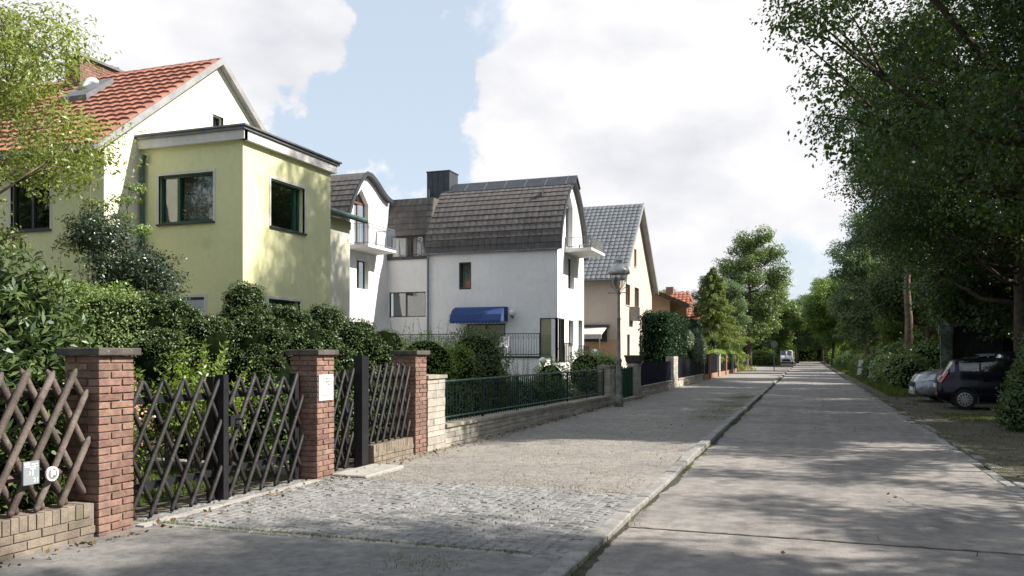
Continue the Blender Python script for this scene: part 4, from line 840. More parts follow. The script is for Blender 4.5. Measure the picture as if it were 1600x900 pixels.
# ---------------------------------------------------------------- stone pillars, stone base wall and iron picket fence
def stone_pillar(y0, y1, h, label, depth=.36, x=FX, cap=True, planter=False):
    t = thing('stone_pillar', label, 'pillar', (x-depth/2, (y0+y1)/2, 0)); m = MB(); m.box((x-depth+.012, y0+.012, -.05), (x-.012, y1-.012, h-.02)); m.build('mortar_core', M['mortar'], t)
    z = 0; r = random.Random(int(y0*10)); j = 0
    while z < h-.03:
        hh = min(r.choice((.09, .11, .13)), h-z); ys = y0
        cut = y0+(y1-y0)*r.choice((.35, .5, .62))
        for a, b in ((y0, cut), (cut, y1)):
            q = MB(); e = r.uniform(0, .01); q.box((x-.14, a+.004, z+.004), (x+e, b-.004, z+hh-.004)); q.build('stone', M['limestone'], t)
        q = MB(); q.box((x-depth, y0-.001-r.uniform(0, .006), z+.004), (x-.145, y0+.08, z+hh-.004)); q.build('stone', M['limestone'], t)
        z += hh
    if cap: q = MB(); q.box((x-depth-.03, y0-.03, h), (x+.035, y1+.03, h+.055)); q.build('cap', M['coping'], t)
    return t
stone_pillar(12.04, 12.72, 1.2, 'pale limestone pillar touching the farthest brick pillar at the start of the green railing')
stone_pillar(25.0, 25.7, 1.2, 'pale stone pillar at the far end of the green picket fence behind the street lamp')
stone_pillar(29.4, 30.1, 1.2, 'pale stone pillar between the green metal gate and the navy fence')
def base_wall(y0, y1, h0, h1, label, L=.42, rows=4, lim=300, x=FX, mt='limestone', cop=True):
    t = thing('base_wall', label, 'wall', (x-.15, (y0+y1)/2, 0)); m = MB(); H0 = lambda yy: h0+(h1-h0)*(yy-y0)/(y1-y0)
    m.prism([(x-.3, y0+.01, -.05), (x-.3, y1-.01, -.05), (x-.3, y1-.01, h1-.03), (x-.3, y0+.01, h0-.03)], (.285, 0, 0)); m.build('mortar_core', M['mortar'], t)
    sm = [stone(.12, L-.01, .1, .006, i+200, .014, mt) for i in range(5)]
    for q in sm: q.name = 'stone'
    ml = []; 
    for j in range(rows):
        yy = y0-(L/2 if j % 2 else 0)
        while yy < y1-.02:
            lo, hi = max(yy, y0), min(yy+L, y1); s = (hi-lo)/L; hr = H0((lo+hi)/2)/rows
            if s > .12: ml.append(Matrix.Translation((x-.06+random.uniform(-.006, .008), (lo+hi)/2, j*hr+.004)) @ Matrix.Diagonal((1, s, (hr-.008)/.1, 1)))
            yy += L
    pieces('stone', sm, ml, t, lim)
    if cop:
        yy = y0; 
        while yy < y1-.01:
            e = min(yy+.98, y1); a, b = H0(yy), H0(e); q = MB(); q.prism([(x-.33, yy+.004, a), (x-.33, e-.004, b), (x-.33, e-.004, b+.055), (x-.33, yy+.004, a+.055)], (.37, 0, 0)); q.build('coping_stone', M['coping'], t); yy = e
    return t
base_wall(12.73, 24.98, .37, .27, 'long pale stone base wall with coping under the green picket fence')
def picket(y0, y1, zb, zt, x, label, step, m='greenmetal', r=.011, flat=False, name='picket_fence', group=None, posts=2.0, limit=300, cat='fence', slope=None):
    t = thing(name, label, cat, (x, (y0+y1)/2, zb(y0)), 0, group); n = int((y1-y0)/step)
    for z, rr in ((lambda q: zb(q)+.08, .016), (lambda q: zt(q)-.0, .022)):
        w = MB(); w.cyl((x, y0, z(y0)), (x, y1, z(y1)), rr, n=6); w.build('rail', M['litrail' if m == 'greenmetal' else m], t)
    hgt = zt(y0)-zb(y0); b = MB()
    if flat: b.box((-.008, -.042, 0), (.008, .042, hgt+.05)); b = b.mesh('picket', M[m])
    else: b.cyl((0, 0, 0), (0, 0, hgt), r, n=6); b.cyl((0, 0, hgt), (0, 0, hgt+.05), r, .002, n=6); b = b.mesh('picket', M[m])
    pieces('picket', [b], [Matrix.Translation((x+(.02 if flat else 0), y0+(i+.5)*step+random.uniform(-.006, .006), zb(y0+i*step))) @ Matrix.Rotation(random.uniform(-.012, .012), 4, 'X') for i in range(n)], t, limit)
    if posts:
        yy = y0+.05
        while yy < y1: w = MB(); w.box((x-.035, yy-.02, zb(yy)-.08), (x-.0, yy+.02, zt(yy)+.03)); w.build('post', M[m], t); yy += posts
    return t
picket(12.78, 24.95, lambda y_: .44-.1*(y_-12.7)/12.3, lambda y_: 1.13, FX-.14, 'long dark green iron picket fence standing on the pale stone wall beside the pavement', .135)
# green metal gate and navy fence beyond the lamp
t = thing('metal_gate', 'green sheet metal gate between two pale stone pillars just beyond the street lamp', 'gate', (FX-.15, 25.75, .05))
for i in range(9):
    a = 25.75+i*.4; w = MB(); w.box((FX-.17, a+.006, .1), (FX-.14, a+.388, 1.12)); w.prism([(FX-.135, a+.05, .1), (FX-.135, a+.1, .1), (FX-.135, a+.1, 1.16), (FX-.135, a+.05, 1.16)], (.03, 0, 0)); w.build('panel', M['gatepanel'], t)
base_wall(25.72, 29.38, .12, .12, 'low stone sill under the green metal gate', rows=1, cop=False)
picket(30.1, 38.0, lambda y_: .4, lambda y_: 1.22, FX-.14, 'navy painted board fence between the planter pillar and the grey pillar', .1, 'navy', flat=True)
base_wall(30.12, 38.0, .36, .36, 'stone base wall under the navy board fence', rows=3)
stone_pillar(38.0, 39.3, 1.5, 'tall grey stone pillar at the end of the navy fence before the ivy hedge', cap=False)
picket(39.4, 49.5, lambda y_: .42, lambda y_: 1.3, FX-.14, 'dark board fence below the ivy hedge on a buff base wall', .1, 'fence_dark', flat=True, posts=0)
base_wall(39.35, 49.5, .38, .38, 'buff stone base wall in front of the ivy hedge', rows=2)
w = MB(); w.box((FX-.12, 49.6, 0), (FX+.02, 49.85, 2.0)); tag(w.build('timber_post', M['bark']), 'tall weathered timber post at the end of the ivy hedge fence', 'post')
for i, (a, b) in enumerate(((50, 58.5), (59.4, 70), (70.6, 80), (80.5, 88))):
    picket(a, b, lambda y_: .35, lambda y_: 1.55, FX-.14, ['dark board fence panel run right after the timber post', 'dark board fence run under the near end of the clipped hedge top', 'dark board fence run under the clipped light hedge', 'last dark board fence run before the street corner'][i], .115, 'fence_dark', flat=True, group='dark fence runs down the street', posts=0)
    w = MB(); w.box((FX-.3, a, -.05), (FX-.06, b, .34)); tag(w.build('base_wall', M['terracotta']), ['pinkish base wall under the first far dark fence', 'pinkish base wall under the second far dark fence', 'pinkish base wall under the third far dark fence', 'pinkish base wall under the last far dark fence'][i], 'wall', 'pinkish base walls down the street')
for i, yy in enumerate((53, 58.6, 59.1, 64, 70.1, 75, 80.1, 88.1)):
    w = MB(); w.box((FX-.28, yy, -.05), (FX+.02, yy+.4, 1.5)); w.box((FX-.31, yy-.03, 1.5), (FX+.05, yy+.43, 1.56)); tag(w.build('fence_pillar', M['terracotta' if i % 3 == 0 else 'limestone']), 'slim pillar between dark fence boards far down the left side', 'pillar', 'slim pillars of the far fences')

# ---------------------------------------------------------------- garden furniture of light, street lamp, signs
def globe_light(x, y_, z, r, label):
    t = thing('garden_lamp', label, 'lamp', (x, y_, .02)); w = MB(); w.cyl((x, y_, 0), (x, y_, z-r*.9), .05, n=8); w.cyl((x, y_, z-r*1.15), (x, y_, z-r*.8), .08, n=10); w.build('post', M['blackmetal'], t); w = MB(); w.ball((x, y_, z), r); w.build('globe', M['globe'], t, smooth=True)
globe_light(-8.0, 32.5, 1.62, .17, 'white globe lamp on a black post in front of the tan house'); globe_light(-8.9, 28.4, 1.35, .13, 'smaller white globe lamp in front of the bay window of the white house')
L0 = (-5.28, 24.4); t = thing('street_lamp', 'old grey cast iron street lamp with lantern head standing on the left pavement', 'street lamp', (L0[0], L0[1], 0))
w = MB(); w.lathe((L0[0], L0[1], 0), [(.17, 0), (.17, .3), (.14, .34), (.125, .42), (.12, .9), (.15, .95), (.115, 1.0), (.1, 1.35), (.125, 1.38), (.125, 1.42), (.075, 1.48), (.06, 2.6), (.075, 2.62), (.075, 2.66), (.056, 2.7), (.046, 3.35), (.09, 3.4), (.06, 3.44), (.04, 3.5)], 16); w.v = [(L0[0]+(a-L0[0])*.78, L0[1]+(b-L0[1])*.78, c) for a, b, c in w.v]; w.build('post', M['lamp_paint'], t, smooth=True)
w = MB(); w.cyl((L0[0]-.3, L0[1], 3.42), (L0[0]+.3, L0[1], 3.42), .014); w.ball((L0[0]-.3, L0[1], 3.42), .025, 8); w.ball((L0[0]+.3, L0[1], 3.42), .025, 8); w.build('ladder_bar', M['lamp_paint'], t)
w = MB(); w.lathe((L0[0], L0[1], 3.5), [(.05, 0), (.11, .04), (.19, .2), (.23, .38), (.24, .5)], 18); w.build('lantern_bowl', M['lampglass'], t, smooth=True)
w = MB(); w.lathe((L0[0], L0[1], 3.97), [(.27, 0), (.29, .02), (.28, .1), (.25, .16), (.2, .24), (.12, .3), (.07, .33), (.07, .37), (.11, .39), (.1, .45), (.03, .5), (.02, .56)], 20); w.v = [(L0[0]+(a-L0[0])*1.15, L0[1]+(b-L0[1])*1.15, c) for a, b, c in w.v]; w.build('lantern_roof', M['lamphood'], t, smooth=True)
w = MB()
for k in range(4): a = k*math.pi/2+.6; w.tube([(L0[0]+.06*math.cos(a), L0[1]+.06*math.sin(a), 3.46), (L0[0]+.24*math.cos(a), L0[1]+.24*math.sin(a), 3.62), (L0[0]+.27*math.cos(a), L0[1]+.27*math.sin(a), 3.98)], [.012]*3, 5)
w.build('lantern_bracket', M['lamp_paint'], t)
w = MB(); w.lathe((L0[0], L0[1], 3.62), [(.03, 0), (.045, .1), (.03, .22)], 10); w.build('mantle', M['trim'], t)
t = thing('planter', 'stone planter bowl on the pale pillar beyond the green gate', 'planter', (FX-.18, 29.75, 1.255)); w = MB(); w.lathe((FX-.18, 29.75, 1.256), [(.26, 0), (.3, .05), (.34, .22), (.37, .25), (.37, .3), (.3, .28)], 16); w.build('bowl', M['cap'], t, smooth=True)
# far signs on the left
t = thing('traffic_sign', 'thin pole with a dark round sign seen edge-on at the left kerb', 'sign', (-2.85, 80, 0)); w = MB(); w.cyl((-2.85, 80, 0), (-2.85, 80, 2.75), .04); w.build('pole', M['steel'], t); w = MB(); w.cyl((-2.85, 80.06, 2.5), (-2.83, 79.98, 2.5), .3, n=20); w.build('sign_plate', M['steel'], t)
for x, yy, z, lb in ((-7.9, 88, 3.05, 'left one of the two white street name signs at the far corner'), (-7.3, 97, 3.1, 'right one of the two white street name signs, on a taller grey pole')):
    t = thing('street_name_sign', lb, 'sign', (x, yy, 0)); w = MB(); w.cyl((x, yy, 0), (x, yy, z), .06); w.build('pole', M['signgrey'], t); w = MB(); w.box((x-2.6 if x < -7.5 else x-2.0, yy-.02, z-.65), (x-.06, yy+.02, z-.05)); w.build('name_plate', M['sign'], t)
t = thing('street_lamp', 'distant street lamp with white lantern beside the far street name signs', 'street lamp', (-7.2, 96, 0)); w = MB(); w.cyl((-7.15, 96, 0), (-7.15, 96, 4.1), .07); w.build('post', M['lamp_paint'], t); w = MB(); w.lathe((-7.15, 96, 4.1), [(.08, 0), (.22, .35), (.26, .5), (.12, .75)], 12); w.build('lantern', M['sign'], t)
for x, yy, lb in ((3.3, 50.8, 'larger of two white marker boards at the right edge of the road'), (3.1, 58, 'smaller and farther white marker board at the right edge of the road')):
    t = thing('marker_post', lb, 'sign', (x, yy, 0)); w = MB(); w.cyl((x, yy+.04, 0), (x+.1, yy+.04, 1.3), .03); w.build('pole', M['steel'], t)
    for z in (.25, .78): w = MB(); w.prism([(x-.1+z*.1, yy-.02, z), (x+.18+z*.1, yy-.02, z+.03), (x+.23+z*.1, yy-.02, z+.46), (x-.03+z*.1, yy-.02, z+.43)], (0, .02, 0)); w.build('board', M['sign'], t)
t = thing('timber_post', 'pale mossy green timber post with a capped top, standing behind the parked cars', 'post', (5.35, 38, 0)); w = MB(); w.box((5.15, 37.9, 0), (5.5, 38.1, 2.4)); w.box((5.5, 37.92, 0), (5.58, 38.08, 2.38)); w.build('shaft', M['greenpost'], t); w = MB(); w.box((5.08, 37.85, 2.4), (5.6, 38.15, 2.78)); w.build('cap', M['greenpost'], t)
t = thing('shed', 'dark boarded shed in deep shade behind the parked cars', 'shed', (6.4, 39.2, 0)); 
for i in range(9): w = MB(); a = 5.65+i*.2; w.box((a, 38.4+(.006 if i % 2 else 0), 0), (a+.19, 38.45, 2.75)); w.build('board', M['shed'], t)
w = MB(); w.box((5.66, 38.46, 0), (7.44, 40.2, 2.74)); w.build('wall', M['shed'], t); w = MB(); w.prism([(5.5, 38.2, 2.76), (5.5, 40.4, 2.95), (5.5, 40.4, 3.02), (5.5, 38.2, 2.83)], (2.1, 0, 0)); w.build('roof', M['zinc'], t)

# ---------------------------------------------------------------- cars
def lerp_tab(tab, x):
    if x <= tab[0][0]: return tab[0][1]
    for (a, va), (b, vb) in zip(tab, tab[1:]):
        if x <= b: f = (x-a)/(b-a); f = f*f*(3-2*f)*.35+f*.65; return va+(vb-va)*f
    return tab[-1][1]
def car(name, label, cat, loc, rz, paint, top, belt, width, wheels, wr, L_, glass_x, pillars, lights_front, lights_rear, rims=True, sill=.24, group=None, rw=.78, plates=True):
    """nose towards +X local, tail at x=0. top/belt: side profiles, width: half width by x"""
    t = thing(name, label, cat, loc, rz, group); nx = 72; xs = [L_*i/nx for i in range(nx+1)]; NS = 9; NU = 6; G = []
    for x in xs:
        zt, zb, hw = lerp_tab(top, x), lerp_tab(belt, x), lerp_tab(width, x); zb = min(zb, zt-.012); g = max(0, min(1, (zt-zb)/.45)); row = []
        ends = min(1, min(x, L_-x)/.28); sl = sill+(.12*(1-ends)**2)
        for j in range(NS+1):
            f = j/NS; z = sl+(zb-sl)*f; bul = hw*(.93+.07*math.sin(math.pi*min(1, f*1.15)**.8)); row.append((x, bul-(.05 if f < .01 else 0), z))
        for j in range(1, NU+1):
            f = j/NU; yy = hw*(1-(1-rw)*g*f**1.25)*(1 if f < .9 else .96); yy = row[NS][1]*(1-f)+hw*(rw*g+(1-g)*.72)*f; row.append((x, yy, zb+(zt-.05*g-zb)*math.sin(f*math.pi/2)**(.9 if g > .3 else .7)))
        last = row[-1]; row.append((x, last[1]*.75, last[2]+.035*(1-abs(0))*max(g, .35))); row.append((x, last[1]*.35, last[2]+.05*max(g, .35))); row.append((x, 0, last[2]+.055*max(g, .35)))
        G.append(row)
    K = len(G[0]); groups = {'body': [], 'window': [], 'windscreen': [], 'rear_window': []}; ra, rb, fa, fb = glass_x   # rear glass from ra to rb, front glass from fa to fb
    for i in range(nx):
        xm = (xs[i]+xs[i+1])/2
        for j in range(K-1):
            zc = sum(G[a][b][2] for a, b in ((i, j), (i+1, j), (i, j+1), (i+1, j+1)))/4
            if any(math.hypot(xm-wx, zc-wr) < wr*1.13 for wx in wheels) and j < NS: continue
            k = 'body'
            if NS+1 <= j < NS+NU-1 and rb-.12 < xm < fa+.35 and not any(abs(xm-p) < .045 for p in pillars) and lerp_tab(top, xm)-lerp_tab(belt, xm) > .2+.03*(j-NS): k = 'window'
            if j >= NS+NU-1 and fa+.02 < xm < fb: k = 'windscreen'
            if j >= NS+NU-1 and ra < xm < rb-.02: k = 'rear_window'
            groups[k].append((i, j))
    for k, cells in groups.items():
        vs = {}; V = []; F = []
        def vid(i, j, s):
            q = (i, j, s if j < K-1 else 1)
            if q not in vs: vs[q] = len(V); x, yy, z = G[i][j]; V.append((x, yy*s, z))
            return vs[q]
        for i, j in cells:
            for s in (1, -1): F.append(tuple(vid(a, b, s) for a, b in ((i, j), (i+1, j), (i+1, j+1), (i, j+1))))
        if k == 'body':
            for e in (0, nx): F.append(tuple([vid(e, j, 1) for j in range(K)]+[vid(e, j, -1) for j in range(K-2, -1, -1)]))
        if F: m = MB(); m.add(V, F); m.build(k, M[paint] if k == 'body' else M['darkglass'], t, True, True)
    w = MB(); hw = lerp_tab(width, L_/2); w.box((.25, -hw*.8, .18), (L_-.25, hw*.8, .42)); w.box((.5, -hw*.72, .42), (L_-.9, hw*.72, .8)); w.build('underbody', M['plastic'], t, True)
    for wx in wheels:
        for s in (1, -1):
            yy = s*(lerp_tab(width, wx)-.02); w = MB(); w.cyl((wx, yy-s*.2, wr), (wx, yy, wr), wr*.97, wr*.99, 28); w.cyl((wx, yy, wr), (wx, yy+s*.012, wr), wr*.97, wr*.72, 28); wh = w.build('wheel', M['tyre'], t, True)
            w = MB(); n = 28; rr = wr*.66
            w.add([(wx+q*math.cos(a), yy+s*o_, wr+q*math.sin(a)) for q, o_ in ((rr, .02), (rr*.9, .022), (rr*.88, -.02)) for a in [2*math.pi*i/n for i in range(n)]], [(k*n+i, k*n+(i+1) % n, (k+1)*n+(i+1) % n, (k+1)*n+i) for k in range(2) for i in range(n)])
            ns = 12 if rims else 5
            for i in range(ns):
                a = 2*math.pi*i/ns; c, d = math.cos(a), math.sin(a); ww = .018 if rims else .04
                w.add([(wx+c*q-d*e*ww, yy+s*o_, wr+d*q+c*e*ww) for q, e, o_ in ((rr*.14, -1, .024), (rr*.93, -1.2, .022), (rr*.93, 1.2, .022), (rr*.14, 1, .024))], [(0, 1, 2, 3)])
            w.cyl((wx, yy+s*.01, wr), (wx, yy+s*.03, wr), rr*.2, n=12); w.build('rim', M['rim'], wh, True)
            w = MB(); q = wr*1.13
            for i in range(16):   # dark lip round the wheel arch
                a, b = math.pi*(-.08+1.16*i/16), math.pi*(-.08+1.16*(i+1)/16); f = lambda r_, an, o_: (wx+r_*math.cos(an), yy+s*o_, wr+r_*math.sin(an)); w.add([f(q*.93, a, .0), f(q*1.07, a, .035), f(q*1.07, b, .035), f(q*.93, b, .0)], [(0, 1, 2, 3)]); w.add([f(q*.93, a, .0), f(q*.93, b, .0), f(q*.93, b, -.25), f(q*.93, a, -.25)], [(0, 1, 2, 3)])
            w.build('wheel_arch', M['plastic'], t, True)
    for nm, mt, pts in lights_front+lights_rear:
        for s in (1, -1):
            w = MB(); n = len(pts); C_ = Vector((sum(p[0] for p in pts)/n, sum(p[1] for p in pts)/n*s, sum(p[2] for p in pts)/n)); P = [Vector((p[0], p[1]*s, p[2])) for p in pts]
            out = Vector((.0, s*.02, 0)); dirx = 1 if C_.x > L_/2 else -1; out.x = dirx*.02
            w.prism([p-out for p in P], out*2.2); w.build(nm, M[mt], t, True)
    for p in pillars[1:-1]:
        for s in (1, -1): w = MB(); yy = lerp_tab(width, p)*.998*s; w.add([(p-.006, yy+.004*s, sill+.1), (p+.006, yy+.004*s, sill+.1), (p+.006, yy*.99, lerp_tab(belt, p)-.02), (p-.006, yy*.99, lerp_tab(belt, p)-.02)], [(0, 1, 2, 3)]); w.build('door_gap', M['plastic'], t, True); w = MB(); w.box((p+.08, min(yy, yy+.03*s), lerp_tab(belt, p)-.14), (p+.26, max(yy, yy+.03*s), lerp_tab(belt, p)-.11)); w.build('door_handle', M[paint], t, True)
    for s in (1, -1): w = MB(); yy = lerp_tab(width, fa)*.97*s; z = lerp_tab(belt, fa); w.box((fa+.25, min(yy, yy+.2*s), z+.02), (fa+.37, max(yy, yy+.2*s), z+.16)); w.build('mirror', M[paint], t, True)
    w = MB(); w.box((-.025, -.26, .62 if not name == 'van' else .5), (-.0, .26, .73 if not name == 'van' else .61)); w.build('number_plate', M['sign'], t, True)
    w = MB(); w.box((L_-.01, -.26, .38), (L_+.02, .26, .49)); w.build('number_plate', M['sign'], t, True)
    return t
top = [(0, .75), (.06, .95), (.16, 1.0), (.42, 1.42), (.6, 1.47), (1.5, 1.5), (2.2, 1.46), (2.55, 1.36), (3.05, 1.0), (3.6, .92), (3.95, .78), (4.05, .6)]
belt = [(0, .7), (.1, .93), (.5, 1.0), (2.6, .9), (3.1, .86), (3.7, .8), (3.95, .7), (4.05, .55)]
wid = [(0, .68), (.15, .8), (.6, .85), (3.2, .85), (3.75, .76), (4.05, .55)]
car('hatchback', 'dark blue-black hatchback with red tail lights parked with its rear towards the road', 'car', (3.62, 27.75, -.01), R(-3), 'carblack', top, belt, wid, (.7, 3.2), .3, 4.05, (.18, .44, 2.3, 3.0), (.5, 1.1, 1.95, 2.75),
    [('headlight', 'clearlens', [(3.72, .74, .68), (3.98, .55, .62), (3.96, .52, .74), (3.65, .72, .84)])], [('tail_light', 'redlens', [(.06, .68, .8), (.12, .79, .78), (.3, .78, 1.08), (.28, .7, 1.13), (.16, .62, .98)]), ('reflector', 'redlens', [(.0, .5, .42), (.04, .68, .42), (.04, .68, .47), (.0, .5, .47)])])
topS = [(0, .8), (.1, 1.1), (.35, 1.5), (.7, 1.6), (2.2, 1.62), (2.7, 1.52), (3.25, 1.12), (3.8, 1.03), (4.2, .9), (4.35, .65)]
beltS = [(0, .75), (.15, 1.05), (.6, 1.1), (2.8, 1.02), (3.4, .96), (4.1, .86), (4.35, .6)]
widS = [(0, .7), (.15, .84), (.6, .9), (3.4, .9), (4.0, .82), (4.35, .58)]
car('silver_car', 'silver compact car parked nose to the road behind the dark hatchback', 'car', (7.72, 31.6, -.01), R(183), 'carsilver', topS, beltS, widS, (.8, 3.45), .34, 4.35, (.16, .5, 2.4, 3.2), (.6, 1.3, 2.2, 2.95),
    [('headlight', 'clearlens', [(3.8, .88, .76), (4.22, .66, .68), (4.2, .6, .83), (3.72, .82, .95)]), ('fog_light', 'chrome', [(4.25, .55, .42), (4.15, .72, .42), (4.15, .72, .5), (4.25, .55, .5)])], [('tail_light', 'redlens', [(.05, .7, .9), (.2, .86, .9), (.25, .84, 1.15), (.12, .7, 1.15)])])
w = MB(); sc_ = bpy.data.objects['silver_car']; w.box((4.3, -.4, .5), (4.37, .4, .66)); w.build('grille', M['plastic'], sc_, True); w = MB(); w.box((4.25, -.6, .25), (4.36, .6, .38)); w.build('bumper_trim', M['chrome'], sc_, True)
car('parked_car', 'dark car of which only the roof shows behind the dark hatchback', 'car', (5.3, 30.0, .16), R(-2), 'carblack', [(a, b*1.03) for a, b in top], belt, wid, (.7, 3.2), .3, 4.05, (.18, .44, 2.3, 3.0), (.5, 1.1, 1.95, 2.75), [], [])
topV = [(0, 1.9), (.1, 2.1), (.4, 2.2), (3.6, 2.2), (4.0, 2.1), (4.6, 1.35), (5.1, 1.2), (5.4, .95), (5.5, .6)]
beltV = [(0, 1.2), (3.6, 1.2), (4.4, 1.15), (5.0, 1.0), (5.4, .85), (5.5, .55)]; widV = [(0, .9), (.2, .98), (4.6, .98), (5.2, .9), (5.5, .7)]
car('van', 'white van facing the camera far down the road', 'van', (-3.0, 139, 0), R(-90), 'carwhite', topV, beltV, widV, (1, 4.5), .36, 5.5, (9, 9.1, 3.9, 4.65), (0.1, 2.9, 3.85), [('headlight', 'clearlens', [(5.1, .9, .75), (5.4, .74, .7), (5.38, .7, .9), (5.0, .88, 1.0)])], [], False)
w = MB(); w.box((5.45, -.55, .5), (5.52, .55, .8)); w.build('grille', M['plastic'], bpy.data.objects['van'], True)
car('parked_car', 'small blue car parked behind bushes left of the white van', 'car', (-8.2, 139, 0), R(-75), 'carblue', top, belt, wid, (.7, 3.2), .3, 4.05, (.18, .44, 2.3, 3.0), (.5, 1.1, 1.95, 2.75), [('headlight', 'clearlens', [(3.72, .74, .68), (3.98, .55, .62), (3.96, .52, .74), (3.65, .72, .84)])], [])

# ---------------------------------------------------------------- vegetation
rl = np.random.default_rng(11)
# rhododendron by the lattice fence: the nearest leaves are parts
rb = [(-7.65, 6.0, 1.55, .95, .85, 1.2), (-7.05, 5.65, 1.2, .72, .8, .95), (-6.5, 5.05, .95, .52, .7, .72), (-8.4, 5.4, 1.5, 1.1, 1.2, 1.2), (-6.9, 4.4, .9, .7, .9, .8), (-8.0, 6.7, 1.35, .85, .7, 1.05), (-6.9, 4.9, .45, .7, 1.0, .5)]
RT = shrub('rhododendron', 'large rhododendron with long dark leaves spilling over the brown lattice fence', rb, 24000, .11, .03, LF['rhodo'], 'shrub', jit=.2, up=.15)
lm = [leafmesh('leaf', np.zeros((1, 3)), np.array([[1., 0, 0]]), np.array([[0, 0, 1.]]), .115*q, .032*q, LF['rhodo'], np.array([tt])) for q, tt in ((.9, .2), (1, .5), (1.1, .8), (1.15, .3), (1, .98))]
ml = []
for k in range(52):                           # leaf whorls at the shoot tips
    b = rb[rl.integers(0, 4)]; d = rdir(1)[0]; d[0] = abs(d[0])*1.2; d[1] -= .3; d[2] = abs(d[2])*.8; d /= np.linalg.norm(d); p = Vector(b[:3])+Vector((d[0]*b[3], d[1]*b[4], d[2]*b[5]))
    ax = Vector(d)+Vector((0, 0, .4)); ax.normalize(); Q = ax.to_track_quat('Z', 'Y').to_matrix().to_4x4()
    for j in range(6): ml.append(Matrix.Translation(p) @ Q @ Matrix.Rotation(j*1.047+random.uniform(-.2, .2), 4, 'Z') @ Matrix.Rotation(random.uniform(-.5, .1), 4, 'Y'))
pieces('leaf', lm, ml[:300], RT)
shrub('hedge', 'rounded light green hedge between the rhododendron and the clipped dark shrubs', [(-9.4, 9.2, 1.5, .9, .9, 1.15), (-9.9, 8.8, 1.55, .9, .9, 1.15), (-9.0, 9.2, .9, .7, .7, .9), (-10.6, 9.4, 1.5, 1, 1, 1.2)], 60000, .036, .024, LF['hedge'], 'hedge', jit=.06)
def lumpy(blobs, k, r0, r1, seed=1):
    r = np.random.default_rng(seed); out = []
    for b in blobs:
        n = int(k*(b[3]+b[4]+b[5])/1.5)
        for i in range(n):
            d = r.normal(size=3); d[2] += .35; d /= np.linalg.norm(d); q = r.uniform(r0, r1); out.append((b[0]+d[0]*(b[3]-q*.75), b[1]+d[1]*(b[4]-q*.75), max(.2, b[2]+d[2]*(b[5]-q*.75)), q, q, q*.85))
    return out
def cloud_yew(name, label, blobs, n):
    loc = None; t = shrub(name, label, lumpy(blobs, 30, .12, .21, len(label)), int(n*1.5), .036, .016, LF['yew'], 'shrub', 'clipped yew shrubs in the front garden', jit=.12, up=.5, f=.7, stems=False)
    w = np.array([t.location[:]]); b = np.array(blobs, float); b[:, :3] -= w; link('shade_core', core(b.tolist(), .8, M['leafcore']), t)['kind'] = 'stuff'; return t
def cloud_yew_smooth(name, label, blobs, n): return shrub(name, label, blobs, n, .042, .018, LF['yew'], 'shrub', 'clipped yew shrubs in the front garden', jit=.1, up=.5, f=.86)
cloud_yew('clipped_yew', 'clipped yew with broad flat dome, leftmost of the dark shrubs behind the driveway gate', [(-8.9, 9.7, 1.95, .68, .62, .55), (-8.4, 9.3, 1.35, .6, .6, .6), (-9.3, 9.4, 1.4, .6, .7, .7), (-8.9, 10.2, 1.2, .8, .7, 1.0), (-8.2, 9.9, 1.75, .42, .45, .42)], 42000)
cloud_yew('clipped_yew', 'tallest clipped yew with a small round top ball in front of the annex corner', [(-8.3, 10.9, 2.38, .36, .36, .34), (-8.0, 10.6, 1.75, .62, .6, .55), (-8.6, 11.2, 1.85, .55, .55, .5), (-7.9, 11.3, 1.9, .55, .5, .5), (-7.9, 10.7, 1.05, .8, .8, .85), (-8.7, 10.6, 1.3, .5, .5, .9)], 50000)
cloud_yew('clipped_yew', 'lower clipped yew with several balls, rightmost of the dark shrubs behind the sign pillar', [(-7.45, 11.8, 2.08, .36, .34, .34), (-7.0, 12.1, 1.75, .42, .42, .42), (-7.4, 11.3, 1.6, .5, .5, .5), (-7.2, 11.9, 1.05, .65, .75, .85), (-7.7, 12.2, 1.75, .45, .5, .5), (-6.85, 12.7, 1.6, .36, .36, .5)], 45000)
# young shoots and flowering shrub behind the gate
def sprigs(name, label, spots, leaf, hh, n, L=.06, Wd=.026, cat='plant', group=None, flower=0):
    c = np.mean(spots, axis=0); t = thing(name, label, cat, (c[0], c[1], .03), 0, group); P = []; D = []; st = MB(); FP = []
    for x, y_, h in spots:
        for k in range(n):
            a = rl.random()*6.28; tip = np.array([x+math.cos(a)*h*.38*rl.random()+0, y_+math.sin(a)*h*.38*rl.random(), h*hh*(.7+.35*rl.random())]); base = np.array([x, y_, 0]); st.tube([base-[c[0], c[1], .03], (base*.5+tip*.5+[0, 0, .1])-[c[0], c[1], .03], tip-[c[0], c[1], .03]], [.012, .007, .003], 4)
            m = 46
            for q in range(m):
                f = .35+.65*q/m; p = base*(1-f)+tip*f; p = p+rl.normal(size=3)*.025; P.append(p-[c[0], c[1], .03]); D.append(np.array([math.cos(q*2.4), math.sin(q*2.4), .7]))
            if rl.random() < flower:
                for q in range(40): FP.append(tip-[c[0], c[1], .03]+rl.normal(size=3)*.045)
    P = np.array(P); D = np.array(D); link('foliage', leafmesh('foliage', P, D+rdir(len(P))*.4, rdir(len(P))+np.array([0, 0, .8]), L*(.7+.6*rl.random(len(P))), Wd, leaf), t); st.build('stem', M['bark'], t, True)
    if FP: FP = np.array(FP); link('blossom', leafmesh('blossom', FP, rdir(len(FP)), rdir(len(FP)), .035, .03, LF['flower']), t)
    return t
